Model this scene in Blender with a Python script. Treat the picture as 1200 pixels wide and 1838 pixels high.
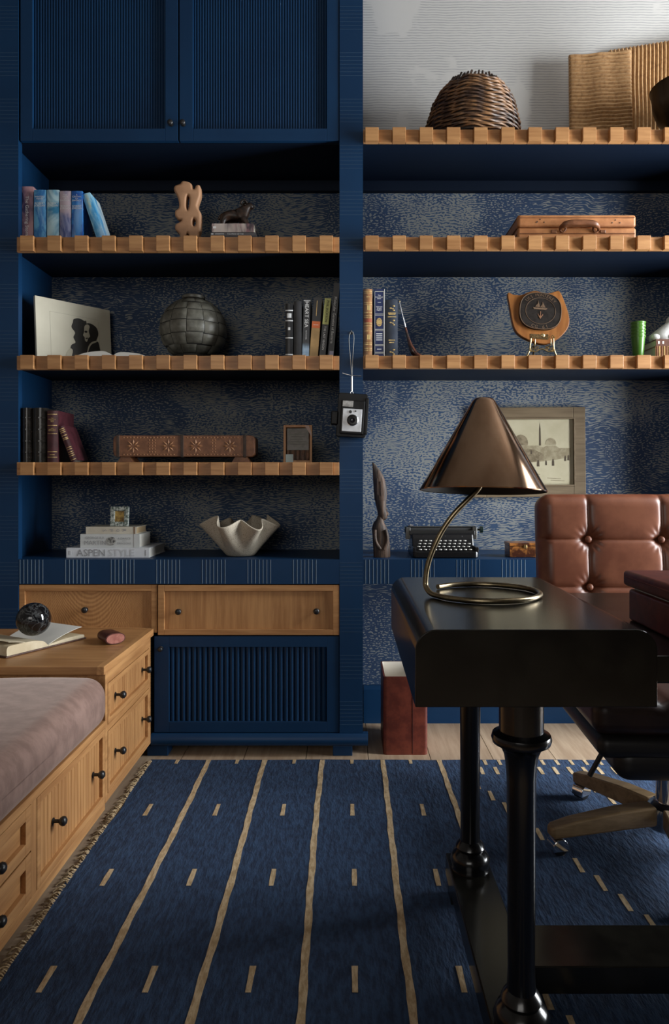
import bpy, bmesh, math, random
from mathutils import Vector, Matrix, Euler

# ------------------------------------------------------------------ camera, world, light, exposure
for _o in list(bpy.data.objects):
    bpy.data.objects.remove(_o)
SC = bpy.context.scene
COL = SC.collection
R = random.Random(7)
PI = math.pi
F, CX, CY, H = 1274.0, 622.0, 862.0, 1.01      # focal length in pixels, principal point, eye height
cam_d = bpy.data.cameras.new('camera'); cam = bpy.data.objects.new('camera', cam_d); COL.objects.link(cam)
cam.location = (0, 0, H); cam.rotation_euler = (PI/2, 0, 0)
cam_d.sensor_fit = 'HORIZONTAL'; cam_d.sensor_width = 36.0; cam_d.lens = 36.0*F/1200.0
cam_d.shift_x = -(CX-600)/1200.0; cam_d.shift_y = -(919-CY)/1200.0
cam_d.clip_start = 0.02
SC.camera = cam
world = bpy.data.worlds.new('world'); SC.world = world; world.use_nodes = True
world.node_tree.nodes['Background'].inputs[0].default_value = (0.75, 0.85, 1.0, 1)
world.node_tree.nodes['Background'].inputs[1].default_value = 0.35
RX, LX, FY, BY, CZ = 2.45, -2.3, -2.2, 2.97, 3.05   # right wall, left wall, wall behind camera, back wall, ceiling
WIN = (1.58, 2.45, 0.12, 2.72)                       # window in the right wall: y0, y1, z0, z1
FILLWIN = (-1.9, 0.1, 1.3, 2.75)                       # added opening for fill light behind the camera: x0, x1, z0, z1
def area(name, loc, rot, sx, sy, power, col):
    d = bpy.data.lights.new(name, 'AREA'); d.shape = 'RECTANGLE'; d.size = sx; d.size_y = sy
    d.energy = power; d.color = col
    o = bpy.data.objects.new(name, d); COL.objects.link(o); o.location = loc; o.rotation_euler = rot
    return o
area('daylight_right', (RX+0.16, (WIN[0]+WIN[1])/2, (WIN[2]+WIN[3])/2), (0, PI/2, 0), WIN[3]-WIN[2], WIN[1]-WIN[0], 215, (0.93, 0.97, 1.0))
area('fill_behind', ((FILLWIN[0]+FILLWIN[1])/2, FY-0.16, (FILLWIN[2]+FILLWIN[3])/2), (PI/2, 0, 0), FILLWIN[1]-FILLWIN[0], FILLWIN[3]-FILLWIN[2], 25, (1.0, 0.95, 0.88))  # fill lamp, added to brighten the bookcase front
SC.view_settings.view_transform = 'Standard'; SC.view_settings.look = 'None'
SC.view_settings.gamma = 1.0; SC.view_settings.use_curve_mapping = False
SC.view_settings.exposure = 0.25

def W(px, py, Y):                                  # photo pixel at a known distance -> place in the room
    return Vector(((px-CX)*Y/F, Y, H-(py-CY)*Y/F))
def fx(px): return (px-CX)/490.0                   # on the bookcase front plane Y = 2.6
def fz(py): return H-(py-CY)/490.0

# ------------------------------------------------------------------ geometry collector
class G:
    def __init__(s): s.v = []; s.f = []
    def add(s, v, f):
        n = len(s.v); s.v += [tuple(p) for p in v]; s.f += [tuple(i+n for i in q) for q in f]; return s
    def box(s, x0, x1, y0, y1, z0, z1):
        v = [(x0,y0,z0),(x1,y0,z0),(x1,y1,z0),(x0,y1,z0),(x0,y0,z1),(x1,y0,z1),(x1,y1,z1),(x0,y1,z1)]
        return s.add(v, [(0,3,2,1),(4,5,6,7),(0,1,5,4),(1,2,6,5),(2,3,7,6),(3,0,4,7)])
    def prism(s, pts, axis, a0, a1):
        n = len(pts); v = []
        for a in (a0, a1):
            for (p, q) in pts:
                v.append({'x': (a,p,q), 'y': (p,a,q), 'z': (p,q,a)}[axis])
        f = [tuple(range(n-1,-1,-1)), tuple(range(n, 2*n))]
        f += [(i, (i+1)%n, n+(i+1)%n, n+i) for i in range(n)]
        return s.add(v, f)
    def lathe(s, prof, n=32, c=(0,0,0), capb=True, capt=True, axis='z'):
        v = []; m = len(prof)
        for (r, h) in prof:
            for i in range(n):
                a = 2*PI*i/n; p = (r*math.cos(a), r*math.sin(a), h)
                if axis == 'x': p = (p[2], p[0], p[1])
                if axis == 'y': p = (p[0], p[2], p[1])
                v.append((p[0]+c[0], p[1]+c[1], p[2]+c[2]))
        f = [(j*n+i, j*n+(i+1)%n, (j+1)*n+(i+1)%n, (j+1)*n+i) for j in range(m-1) for i in range(n)]
        if capb: f.append(tuple(range(n-1,-1,-1)))
        if capt: f.append(tuple(range((m-1)*n, m*n)))
        return s.add(v, f)
    def loft(s, secs, n=16, power=2.0):              # (cx, cy, z, rx, ry)
        v = []
        for (cx, cy, z, rx, ry) in secs:
            for i in range(n):
                a = 2*PI*i/n; ca, sa = math.cos(a), math.sin(a)
                e = 2.0/power
                v.append((cx+rx*math.copysign(abs(ca)**e, ca), cy+ry*math.copysign(abs(sa)**e, sa), z))
        m = len(secs)
        f = [(j*n+i, j*n+(i+1)%n, (j+1)*n+(i+1)%n, (j+1)*n+i) for j in range(m-1) for i in range(n)]
        f += [tuple(range(n-1,-1,-1)), tuple(range((m-1)*n, m*n))]
        return s.add(v, f)
    def tube(s, pts, r, n=8, closed=False):
        pts = [Vector(p) for p in pts]; m = len(pts); v = []
        rs = r if isinstance(r, (list, tuple)) else [r]*m
        up = None
        for j in range(m):
            a = pts[(j-1) % m] if (closed or j > 0) else pts[j]
            b = pts[(j+1) % m] if (closed or j < m-1) else pts[j]
            t = (b-a).normalized()
            if up is None:
                up = Vector((0,0,1)) if abs(t.z) < 0.9 else Vector((1,0,0))
            u = (up - t*up.dot(t)).normalized(); w = t.cross(u); up = u
            for i in range(n):
                q = 2*PI*i/n; v.append(pts[j] + (u*math.cos(q)+w*math.sin(q))*rs[j])
        k = m if closed else m-1
        f = [(j*n+i, j*n+(i+1)%n, ((j+1)%m)*n+(i+1)%n, ((j+1)%m)*n+i) for j in range(k) for i in range(n)]
        if not closed: f += [tuple(range(n-1,-1,-1)), tuple(range((m-1)*n, m*n))]
        return s.add(v, f)
    def sphere(s, c, r, n=24, m=14):
        if not isinstance(r, (tuple, list)): r = (r, r, r)
        v = [(c[0], c[1], c[2]-r[2])]
        for j in range(1, m):
            t = -PI/2+PI*j/m
            for i in range(n):
                a = 2*PI*i/n
                v.append((c[0]+r[0]*math.cos(t)*math.cos(a), c[1]+r[1]*math.cos(t)*math.sin(a), c[2]+r[2]*math.sin(t)))
        v.append((c[0], c[1], c[2]+r[2]))
        f = [(0, 1+(i+1)%n, 1+i) for i in range(n)]
        f += [(1+j*n+i, 1+j*n+(i+1)%n, 1+(j+1)*n+(i+1)%n, 1+(j+1)*n+i) for j in range(m-2) for i in range(n)]
        L = len(v)-1; b = 1+(m-2)*n
        f += [(b+i, b+(i+1)%n, L) for i in range(n)]
        return s.add(v, f)
    def grid(s, fn, nu, nv, wrapu=False):            # fn(u, v) -> point, u, v in 0..1
        v = [fn(i/(nu if wrapu else nu-1), j/(nv-1)) for j in range(nv) for i in range(nu)]
        k = nu if wrapu else nu-1
        f = [(j*nu+i, j*nu+(i+1)%nu, (j+1)*nu+(i+1)%nu, (j+1)*nu+i) for j in range(nv-1) for i in range(k)]
        return s.add(v, f)
    def rbox(s, c, hf, r, n=6, e=4, fn=None):        # rounded box: centre, half sizes, radius; n = flat steps, e = edge steps
        def axis(h):
            a = [-h + r*(1-math.cos(PI/2*i/e)) if False else -h + r*i/e for i in range(e)]
            b = [(-h+r) + (2*h-2*r)*i/n for i in range(n+1)]
            return a + b + [-t for t in reversed(a)]
        A = [axis(h) for h in hf]
        def fix(p):
            q = [max(-hf[i]+r, min(hf[i]-r, p[i])) for i in range(3)]
            d = Vector((p[0]-q[0], p[1]-q[1], p[2]-q[2]))
            if d.length > 1e-9:
                m = max(abs(t) for t in d)
                d = d.normalized()*r*(m/r) if m < r-1e-9 else d.normalized()*r
            out = Vector(q)+d
            if fn: out = fn(out)
            return (out.x+c[0], out.y+c[1], out.z+c[2])
        for ax in range(3):
            o1, o2 = (ax+1) % 3, (ax+2) % 3
            for sg in (-1, 1):
                def pt(a, b):
                    p = [0,0,0]; p[ax] = sg*hf[ax]; p[o1] = a; p[o2] = b; return fix(p)
                vs = [pt(a, b) for b in A[o2] for a in A[o1]]
                nu = len(A[o1]); nv = len(A[o2])
                fs = [(j*nu+i, j*nu+i+1, (j+1)*nu+i+1, (j+1)*nu+i) for j in range(nv-1) for i in range(nu-1)]
                s.add(vs, fs)
        return s
    def xf(s, M):
        s.v = [tuple(M @ Vector(p)) for p in s.v]; return s

def rr(w, h, r, seg=6, x0=0, z0=0, corners=(1,1,1,1)):   # rounded rectangle outline from lower left
    pts = []
    cs = [(x0+r, z0+r, PI), (x0+w-r, z0+r, 1.5*PI), (x0+w-r, z0+h-r, 0), (x0+r, z0+h-r, PI/2)]
    raw = [(x0, z0), (x0+w, z0), (x0+w, z0+h), (x0, z0+h)]
    for k, (cx, cz, a) in enumerate(cs):
        if corners[k]:
            for i in range(seg+1):
                t = a+PI/2*i/seg; pts.append((cx+r*math.cos(t), cz+r*math.sin(t)))
        else: pts.append(raw[k])
    return pts

def smoothline(pts, k=6, closed=False):                 # Catmull-Rom
    P = [Vector(p) for p in pts]; n = len(P); out = []
    rng = range(n) if closed else range(n-1)
    for i in rng:
        g = lambda j: P[j % n] if closed else P[max(0, min(n-1, j))]
        a, b, c, d = g(i-1), g(i), g(i+1), g(i+2)
        for t in range(k):
            u = t/k
            out.append(0.5*((2*b)+(c-a)*u+(2*a-5*b+4*c-d)*u*u+(3*b-a-3*c+d)*u**3))
    if not closed: out.append(P[-1])
    return out

def make_mesh(name, g, mat, smooth=None, weld=False):
    me = bpy.data.meshes.new(name); me.from_pydata(g.v, [], g.f)
    bm = bmesh.new(); bm.from_mesh(me)
    if weld: bmesh.ops.remove_doubles(bm, verts=bm.verts, dist=1e-5)
    bmesh.ops.recalc_face_normals(bm, faces=bm.faces); bm.to_mesh(me); bm.free()
    if mat: me.materials.append(mat)
    if smooth is not None:
        me.polygons.foreach_set('use_smooth', [True]*len(me.polygons))
        me.set_sharp_from_angle(angle=math.radians(smooth))
    me.update()
    return me
def rootM(o): return Matrix.Translation(o.location) @ o.rotation_euler.to_matrix().to_4x4()
def thing(name, label, cat, loc=(0,0,0), rot=(0,0,0), group=None):
    o = bpy.data.objects.new(name, None); COL.objects.link(o); o.empty_display_size = 0.05
    o.location = loc; o.rotation_euler = rot if isinstance(rot, (tuple, list, Euler)) else (0,0,rot)
    o['label'] = label; o['category'] = cat
    if group: o['group'] = group
    return o
def bevel(o, w, seg=2):
    m = o.modifiers.new('bevel', 'BEVEL'); m.width = w; m.segments = seg; m.limit_method = 'ANGLE'; m.angle_limit = math.radians(40)
    return o
def part(name, g, mat, parent=None, world=False, smooth=None, bev=0, weld=False, kind=None, label=None):
    if world and parent is not None:
        M = rootM(parent)
        if parent.parent is not None: M = rootM(parent.parent) @ M
        g.xf(M.inverted())
    o = bpy.data.objects.new(name, make_mesh(name, g, mat, smooth, weld)); COL.objects.link(o)
    if parent is not None: o.parent = parent
    if bev: bevel(o, bev)
    if kind: o['kind'] = kind
    if label: o['label'] = label
    return o
def solo(name, label, cat, g, mat, group=None, **kw):
    o = part(name, g, mat, **kw); o['label'] = label; o['category'] = cat
    if group: o['group'] = group
    return o
def struct(name, g, mat, parent=None, **kw):
    o = part(name, g, mat, parent, **kw); 
    if parent is None: o['kind'] = 'structure'
    return o

def text_mesh(s, size=1.0, ext=0.0):
    c = bpy.data.curves.new('lettering', 'FONT'); c.body = s; c.align_x = 'CENTER'; c.align_y = 'CENTER'
    c.size = size; c.extrude = ext; c.resolution_u = 2; c.space_line = 0.85
    o = bpy.data.objects.new('lettering', c); COL.objects.link(o)
    me = bpy.data.meshes.new_from_object(o)
    v = [tuple(p.co) for p in me.vertices]; f = [tuple(p.vertices) for p in me.polygons]
    bpy.data.objects.remove(o); bpy.data.curves.remove(c); bpy.data.meshes.remove(me)
    return v, f
def lettering(s, mat, root, c, right, up, w, h, name='lettering', stretch=False, lift=0.0006):
    v, f = text_mesh(s)
    xs = [p[0] for p in v]; ys = [p[1] for p in v]
    sx = w/(max(xs)-min(xs)); sy = h/(max(ys)-min(ys))
    if not stretch: sx = sy = min(sx, sy)
    mx, my = (max(xs)+min(xs))/2, (max(ys)+min(ys))/2
    c, right, up = Vector(c), Vector(right).normalized(), Vector(up).normalized(); nrm = right.cross(up)
    g = G(); g.add([c+right*((p[0]-mx)*sx)+up*((p[1]-my)*sy)+nrm*lift for p in v], f)
    me = bpy.data.meshes.new(name); me.from_pydata(g.v, [], g.f); me.materials.append(mat); me.update()
    o = bpy.data.objects.new(name, me); COL.objects.link(o); o.parent = root
    return o

# ------------------------------------------------------------------ materials
def mat(name, col, rough=0.5, metal=0.0, **kw):
    m = bpy.data.materials.new(name); m.use_nodes = True
    b = m.node_tree.nodes['Principled BSDF']
    b.inputs['Base Color'].default_value = (*col, 1); b.inputs['Roughness'].default_value = rough; b.inputs['Metallic'].default_value = metal
    for k, v in kw.items(): b.inputs[k.replace('_', ' ')].default_value = v
    return m
class N:                                            # small node-tree writer
    def __init__(s, m): s.t = m.node_tree; s.b = s.t.nodes['Principled BSDF']
    def node(s, typ, **kw):
        n = s.t.nodes.new(typ)
        for k, v in kw.items(): setattr(n, k, v)
        return n
    def link(s, a, b): s.t.links.new(a, b)
    def val(s, x, inp):
        if hasattr(x, 'links') or isinstance(x, bpy.types.NodeSocket): s.link(x, inp)
        else: inp.default_value = x
    def coords(s, scale=(1,1,1), rand=False, out='Object'):
        tc = s.node('ShaderNodeTexCoord'); mp = s.node('ShaderNodeMapping')
        mp.inputs['Scale'].default_value = scale
        if rand:
            oi = s.node('ShaderNodeObjectInfo'); ad = s.node('ShaderNodeVectorMath', operation='MULTIPLY_ADD')
            s.link(oi.outputs['Random'], ad.inputs[0]); ad.inputs[1].default_value = (7.3, 3.1, 5.7)
            s.link(tc.outputs[out], ad.inputs[2]); s.link(ad.outputs[0], mp.inputs['Vector'])
        else: s.link(tc.outputs[out], mp.inputs['Vector'])
        return mp.outputs[0]
    def noise(s, vec, scale=1.0, detail=3.0, rough=0.5, dist=0.0):
        n = s.node('ShaderNodeTexNoise'); s.link(vec, n.inputs['Vector'])
        n.inputs['Scale'].default_value = scale; n.inputs['Detail'].default_value = detail
        n.inputs['Roughness'].default_value = rough; n.inputs['Distortion'].default_value = dist
        return n.outputs['Fac']
    def math(s, op, a, b=0.0, c=0.0):
        n = s.node('ShaderNodeMath', operation=op)
        s.val(a, n.inputs[0]); s.val(b, n.inputs[1]); s.val(c, n.inputs[2]); return n.outputs[0]
    def step(s, x, a, b, o0=0.0, o1=1.0):
        n = s.node('ShaderNodeMapRange', interpolation_type='SMOOTHSTEP')
        s.val(x, n.inputs[0]); s.val(a, n.inputs[1]); s.val(b, n.inputs[2]); s.val(o0, n.inputs[3]); s.val(o1, n.inputs[4]); return n.outputs[0]
    def mix(s, f, a, b, mode='MIX'):
        n = s.node('ShaderNodeMix', data_type='RGBA', blend_type=mode)
        s.val(f, n.inputs[0])
        for x, i in ((a, 6), (b, 7)):
            if isinstance(x, (tuple, list)): n.inputs[i].default_value = (*x, 1)
            else: s.link(x, n.inputs[i])
        return n.outputs[2]
    def color(s, x): s.link(x, s.b.inputs['Base Color'])
    def bump(s, h, strength=0.3, dist=0.002):
        n = s.node('ShaderNodeBump'); n.inputs['Strength'].default_value = strength; n.inputs['Distance'].default_value = dist
        s.link(h, n.inputs['Height']); s.link(n.outputs[0], s.b.inputs['Normal'])

def wood(name, c0, c1, axis='x', rough=0.45, fine=60.0, vary=0.0, bump=0.15, stretch=14.0):
    m = mat(name, c1, rough); n = N(m)
    sc = {'x': (1, stretch, stretch), 'y': (stretch, 1, stretch), 'z': (stretch, stretch, 1)}[axis]
    v = n.coords(sc, rand=True)
    a = n.noise(v, 2.2, 4, 0.6, 0.6); b = n.noise(v, fine/stretch*1.6, 3, 0.6)
    k = n.math('MULTIPLY_ADD', b, 0.45, n.math('MULTIPLY', a, 0.75))
    col = n.mix(n.step(k, 0.4, 0.8), c0, c1)
    if vary:
        oi = n.node('ShaderNodeObjectInfo')
        col = n.mix(n.math('MULTIPLY', oi.outputs['Random'], vary), col, (c0[0]*0.6, c0[1]*0.55, c0[2]*0.5))
    n.color(col); n.bump(b, bump, 0.001)
    return m
def mottled(name, c0, c1, scale=20.0, rough=0.5, metal=0.0, bump=0.0, lo=0.35, hi=0.65, detail=4, stretch=(1,1,1), bdist=0.002, **kw):
    m = mat(name, c1, rough, metal, **kw); n = N(m)
    v = n.coords(stretch, rand=True); a = n.noise(v, scale, detail, 0.6)
    n.color(n.mix(n.step(a, lo, hi), c0, c1))
    if bump: n.bump(a, bump, bdist)
    return m

NAVY = mottled('navy_paint', (0.0035, 0.026, 0.074), (0.0042, 0.031, 0.086), 3.0, 0.42, Specular_IOR_Level=0.25)
NAVYD = mat('shaded_navy_underside', (0.0016, 0.007, 0.020), 0.6, Specular_IOR_Level=0.2)  # navy darkened so the shade under shelves and cabinet sits in the colour
OAKX = wood('oak_along_x', (0.33, 0.150, 0.052), (0.52, 0.272, 0.106), 'x', vary=0.35)
OAKY = wood('oak_along_y', (0.33, 0.150, 0.052), (0.52, 0.272, 0.106), 'y')
OAKZ = wood('oak_along_z', (0.33, 0.150, 0.052), (0.52, 0.272, 0.106), 'z', vary=0.15)
FLOORW = wood('floor_oak', (0.33, 0.23, 0.15), (0.47, 0.35, 0.24), 'y', 0.55, vary=0.25)
BLACK = mat('black_iron', (0.012, 0.012, 0.013), 0.35)
DESK = mottled('desk_dark_lacquer', (0.006, 0.0055, 0.0045), (0.012, 0.011, 0.0085), 14.0, 0.2, detail=6)
DESKLEG = mat('desk_black_lacquer', (0.003, 0.003, 0.0035), 0.2)
CREAM = mat('ceiling_paint', (0.22, 0.20, 0.18), 0.8)
DARKWALL = mat('room_paint', (0.16, 0.14, 0.12), 0.8)
PAPER = mat('book_paper', (0.66, 0.60, 0.48), 0.8)
PAPERW = mat('white_paper', (0.80, 0.78, 0.72), 0.7)
GOLD = mat('gilt_lettering', (0.72, 0.52, 0.22), 0.35, 0.6)
SILVER = mat('silver_lettering', (0.65, 0.66, 0.66), 0.4, 0.2)
WHITE = mat('white_print', (0.85, 0.85, 0.83), 0.6)
INK = mat('black_print', (0.02, 0.02, 0.02), 0.6)
CHROME = mat('chrome', (0.75, 0.76, 0.78), 0.08, 1.0)
BRASS = mat('aged_brass', (0.62, 0.42, 0.18), 0.32, 1.0)

def cathedral():
    m = mat('cathedral_oak', (0.45, 0.24, 0.09), 0.45); n = N(m); v = n.coords((1, 1, 1))
    se = n.node('ShaderNodeSeparateXYZ'); n.link(v, se.inputs[0])
    nz = n.noise(v, 9.0, 3, 0.5); x = n.math('ADD', se.outputs['X'], n.math('MULTIPLY_ADD', nz, 0.05, -0.03))
    ph = n.math('SUBTRACT', se.outputs['Z'], n.math('MULTIPLY', n.math('MULTIPLY', x, x), 9.0))
    w = n.math('SINE', n.math('MULTIPLY', ph, 2*PI/0.016))
    f = n.noise(n.coords((90, 1, 12)), 2.0, 3, 0.6)
    k = n.math('MULTIPLY_ADD', f, 0.6, n.math('MULTIPLY', w, 0.16))
    n.color(n.mix(n.step(k, 0.05, 0.55), (0.33, 0.150, 0.052), (0.52, 0.272, 0.106))); return m
CATH = cathedral()
def wallpaper():
    m = mat('engraved_cloud_wallpaper', (0.1, 0.15, 0.25), 0.7); n = N(m)
    base = n.coords((1, 1, 1))
    sep = n.node('ShaderNodeSeparateXYZ'); n.link(base, sep.inputs[0]); z = sep.outputs['Z']; x = sep.outputs['X']
    wn = n.node('ShaderNodeTexNoise'); n.link(base, wn.inputs['Vector']); wn.inputs['Scale'].default_value = 9.0; wn.inputs['Detail'].default_value = 2.0
    wd = n.node('ShaderNodeVectorMath', operation='MULTIPLY_ADD'); n.link(wn.outputs['Color'], wd.inputs[0])
    wd.inputs[1].default_value = (0.05, 0.0, 0.05); n.link(base, wd.inputs[2])
    def mapped(sc):
        mp = n.node('ShaderNodeMapping'); mp.inputs['Scale'].default_value = sc; n.link(wd.outputs[0], mp.inputs['Vector']); return mp.outputs[0]
    big = n.noise(base, 2.6, 3, 0.5)                       # cloud masses
    mid = n.noise(base, 6.5, 2, 0.5)
    mass = n.math('MULTIPLY_ADD', mid, 0.4, n.math('MULTIPLY', big, 0.6))
    sw = n.node('ShaderNodeSeparateXYZ'); n.link(wd.outputs[0], sw.inputs[0])
    tilt = n.math('MULTIPLY_ADD', n.noise(base, 4.0, 2, 0.5), 0.10, n.math('MULTIPLY_ADD', n.noise(base, 28.0, 2, 0.5), 0.018, sw.outputs['Z']))
    hatch = n.math('SINE', n.math('MULTIPLY', tilt, 2*PI/0.0088))
    brk1 = n.noise(mapped((92, 1, 175)), 1.0, 1.0, 0.4)
    brk2 = n.noise(mapped((30, 1, 230)), 1.0, 1.0, 0.4)
    pick = n.step(n.noise(base, 3.3, 2, 0.5), 0.53, 0.57)
    brk = n.math('ADD', n.math('MULTIPLY', brk1, n.math('SUBTRACT', 1.0, pick)), n.math('MULTIPLY', brk2, pick))
    field = n.math('MULTIPLY_ADD', hatch, 0.085, brk)
    thr = n.step(mass, 0.41, 0.59, 0.60, 0.45)
    ink = n.step(field, n.math('SUBTRACT', thr, 0.02), n.math('ADD', thr, 0.02))
    ground = n.mix(n.step(mass, 0.35, 0.65), (0.013, 0.038, 0.096), (0.026, 0.068, 0.150))
    lower = n.mix(ink, ground, (0.215, 0.226, 0.220))
    # sky part above: pale paper ruled with fine grey lines, bare where the clouds are
    wob = n.math('MULTIPLY_ADD', n.noise(base, 14.0, 2), 0.010, z)
    wave = n.math('SINE', n.math('MULTIPLY', wob, 2*PI/0.0108))
    brks = n.noise(mapped((30, 1, 90)), 1.0, 2)
    cover = n.step(n.noise(base, 2.4, 4, 0.6), 0.56, 0.60)
    rule = n.math('MULTIPLY', n.step(n.math('MULTIPLY_ADD', brks, 1.6, wave), 0.95, 1.5), n.step(cover, 0.0, 1.0, 1.0, 0.0))
    sky = n.mix(n.math('MULTIPLY', rule, 0.55), (0.60, 0.585, 0.56), (0.26, 0.27, 0.29))
    n.color(n.mix(n.step(z, 2.235, 2.265), lower, sky))
    return m
WALLP = wallpaper()

# ------------------------------------------------------------------ the room
floor_g = G().box(LX, RX, FY, BY, -0.06, -0.02)
floor = struct('floor', floor_g, mat('subfloor', (0.03, 0.022, 0.016), 0.8))
pw = 0.226; xs = 0.078 - 11*pw; i = 0
plank_mesh = {}
while xs < RX-0.01:
    x1 = min(xs+pw, RX); x0 = max(xs, LX)
    cut = [FY, FY+1.1+((i*0.73) % 1.6), BY]
    cut.insert(2, min(BY-0.6, cut[1]+2.05))
    for a, b in zip(cut[:-1], cut[1:]):
        if b-a < 0.05: continue
        p = part('plank', G().box(x0+0.0012, x1-0.0012, a+0.001, b-0.001, -0.02, 0.0), FLOORW, floor)
    xs += pw; i += 1
struct('wall_back', G().box(LX-0.1, RX+0.1, BY, BY+0.1, -0.06, CZ), WALLP)
struct('wall_left', G().box(LX-0.1, LX, FY, BY, -0.06, CZ), DARKWALL)
y0, y1, z0, z1 = WIN
struct('wall_right', G().box(RX, RX+0.12, FY, y0, -0.06, CZ).box(RX, RX+0.12, y1, BY, -0.06, CZ).box(RX, RX+0.12, y0, y1, -0.06, z0).box(RX, RX+0.12, y0, y1, z1, CZ), DARKWALL)
x0, x1, z0, z1 = FILLWIN
struct('wall_front', G().box(LX-0.1, x0, FY-0.12, FY, -0.06, CZ).box(x1, RX+0.12, FY-0.12, FY, -0.06, CZ).box(x0, x1, FY-0.12, FY, -0.06, z0).box(x0, x1, FY-0.12, FY, z1, CZ), DARKWALL)
struct('ceiling', G().box(LX-0.1, RX+0.12, FY-0.12, BY+0.1, CZ, CZ+0.08), CREAM)
def window(name, plane, a0, a1, z0, z1, axis):
    t = 0.05; bars = [(a0, a0+t, z0, z1), (a1-t, a1, z0, z1), (a0+t, a1-t, z0, z0+t), (a0+t, a1-t, z1-t, z1)]
    mid = (a0+a1)/2; bars += [(mid-0.015, mid+0.015, z0+t, z1-t)]
    g = G()
    for (p, q, r, s) in bars:
        if axis == 'x': g.box(plane+0.03, plane+0.08, p, q, r, s)
        else: g.box(p, q, plane-0.08, plane-0.03, r, s)
    return struct(name, g, mat('window_paint', (0.7, 0.7, 0.68), 0.5))
window('window_1', RX, *WIN, 'x')
window('fill_opening', FY, *FILLWIN, 'y')  # frame around the added fill-light opening
struct('baseboard_back', G().prism([(BY-0.022, 0), (BY-0.022, 0.140), (BY-0.012, 0.155), (BY, 0.155), (BY, 0)], 'x', 0.07, RX), NAVY)

# ------------------------------------------------------------------ built-in bookcase
YF = 2.6
XL0, XL1, XD0, XD1, XR1 = fx(-90), fx(33), fx(609), fx(651), 1.56
bc = thing('built_in_bookcase', 'navy blue built-in bookcase frame with pinstriped pillars against the wallpapered wall', 'bookcase', (0, YF, 0))
PIN = mat('pale_pinstripe', (0.20, 0.28, 0.36), 0.5); PIND = mat('blue_pinstripe', (0.016, 0.050, 0.105), 0.5)
def stile(x0, x1, z0, z1, yb):
    o = part('stile', G().box(x0, x1, YF, yb, z0, z1), NAVY, bc, world=True)
    for k in range(-4, 14):
        zs = fz(1010-83.2*k)
        g = G()
        for j in range(7):
            z = zs-j*0.0139
            if z-0.002 > z0 and z+0.002 < z1: g.box(x0+0.0005, x1-0.0005, YF-0.0006, YF+0.001, z-0.0008, z+0.0008)
        if g.v: part('pinstripes', g, PIND, o, world=True, kind='stuff')
stile(XL0, XL1, 0.0, CZ, YF+0.03)
stile(XD0, XD1, fz(1315.6), CZ, YF+0.03)
part('side_panel', G().box(-1.275, -1.233, YF+0.03, BY, 0.0, CZ), NAVY, bc, world=True)
part('side_panel', G().box(XD0+0.004, XD1-0.004, YF+0.03, BY, fz(1315.6), CZ), NAVY, bc, world=True)
part('side_panel', G().box(XR1, XR1+0.06, YF, BY, 0.0, fz(236)), NAVY, bc, world=True)
blk = {}
def shelf(x0, x1, ztop, hb, first, nblk, lab, board=0.036):
    xi0 = x0 if x0 > 0 else -1.233
    s = thing('shelf', lab, 'shelf', ((x0+x1)/2, YF+0.03, ztop-board), group='oak block-edged shelves')
    x1 -= 0.0006; x0 += 0.0006
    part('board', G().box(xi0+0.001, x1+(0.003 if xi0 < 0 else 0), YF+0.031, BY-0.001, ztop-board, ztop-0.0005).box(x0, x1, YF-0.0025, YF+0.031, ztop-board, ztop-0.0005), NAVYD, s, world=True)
    P = 0.0984; wb = 0.0492
    def put(a, b, proud):
        dp = 0.030 if proud else 0.012; key = (round(b-a, 4), round(hb, 4), proud)
        if key not in blk:
            w = (b-a)/2-0.0004
            o = part('block', G().box(-w, w, -dp, 0.0, -hb, 0), OAKX, s, bev=0.0012); blk[key] = o.data
        else:
            o = bpy.data.objects.new('block', blk[key]); COL.objects.link(o); o.parent = s; bevel(o, 0.0012)
        o.location = Vector(((a+b)/2, YF-0.003, ztop)) - s.location
    k = 0; a = first
    if first > x0+0.002: put(x0, first, False)
    while a < x1-0.003 and k < nblk:
        b = min(a+wb, x1); put(a, b, k % 2 == 0); a = b; k += 1
    return s
for zt, zb, lab in ((428, 455, 'oak block-edged shelf carrying the paperbacks and clay sculpture'), (640, 665, 'oak block-edged shelf carrying the portrait and globe vase'), (830, 853, 'oak block-edged shelf carrying the long carved wooden box')):
    shelf(XL1, XD0, fz(zt), fz(zt)-fz(zb), fx(43), 40, lab)
for zt, zb, lab in ((236, 260, 'oak block-edged shelf carrying the wicker basket'), (428, 452, 'oak block-edged shelf carrying the tan briefcase'), (640, 663, 'oak block-edged shelf carrying the plaque and green cups')):
    shelf(XD1, XR1, fz(zt), fz(zt)-fz(zb), fx(654.5), 60, lab)
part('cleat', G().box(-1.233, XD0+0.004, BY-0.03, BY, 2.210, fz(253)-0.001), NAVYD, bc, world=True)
part('cleat', G().box(XD1-0.004, XR1, BY-0.03, BY, 2.210, fz(236)-0.0365), NAVYD, bc, world=True)

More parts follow.
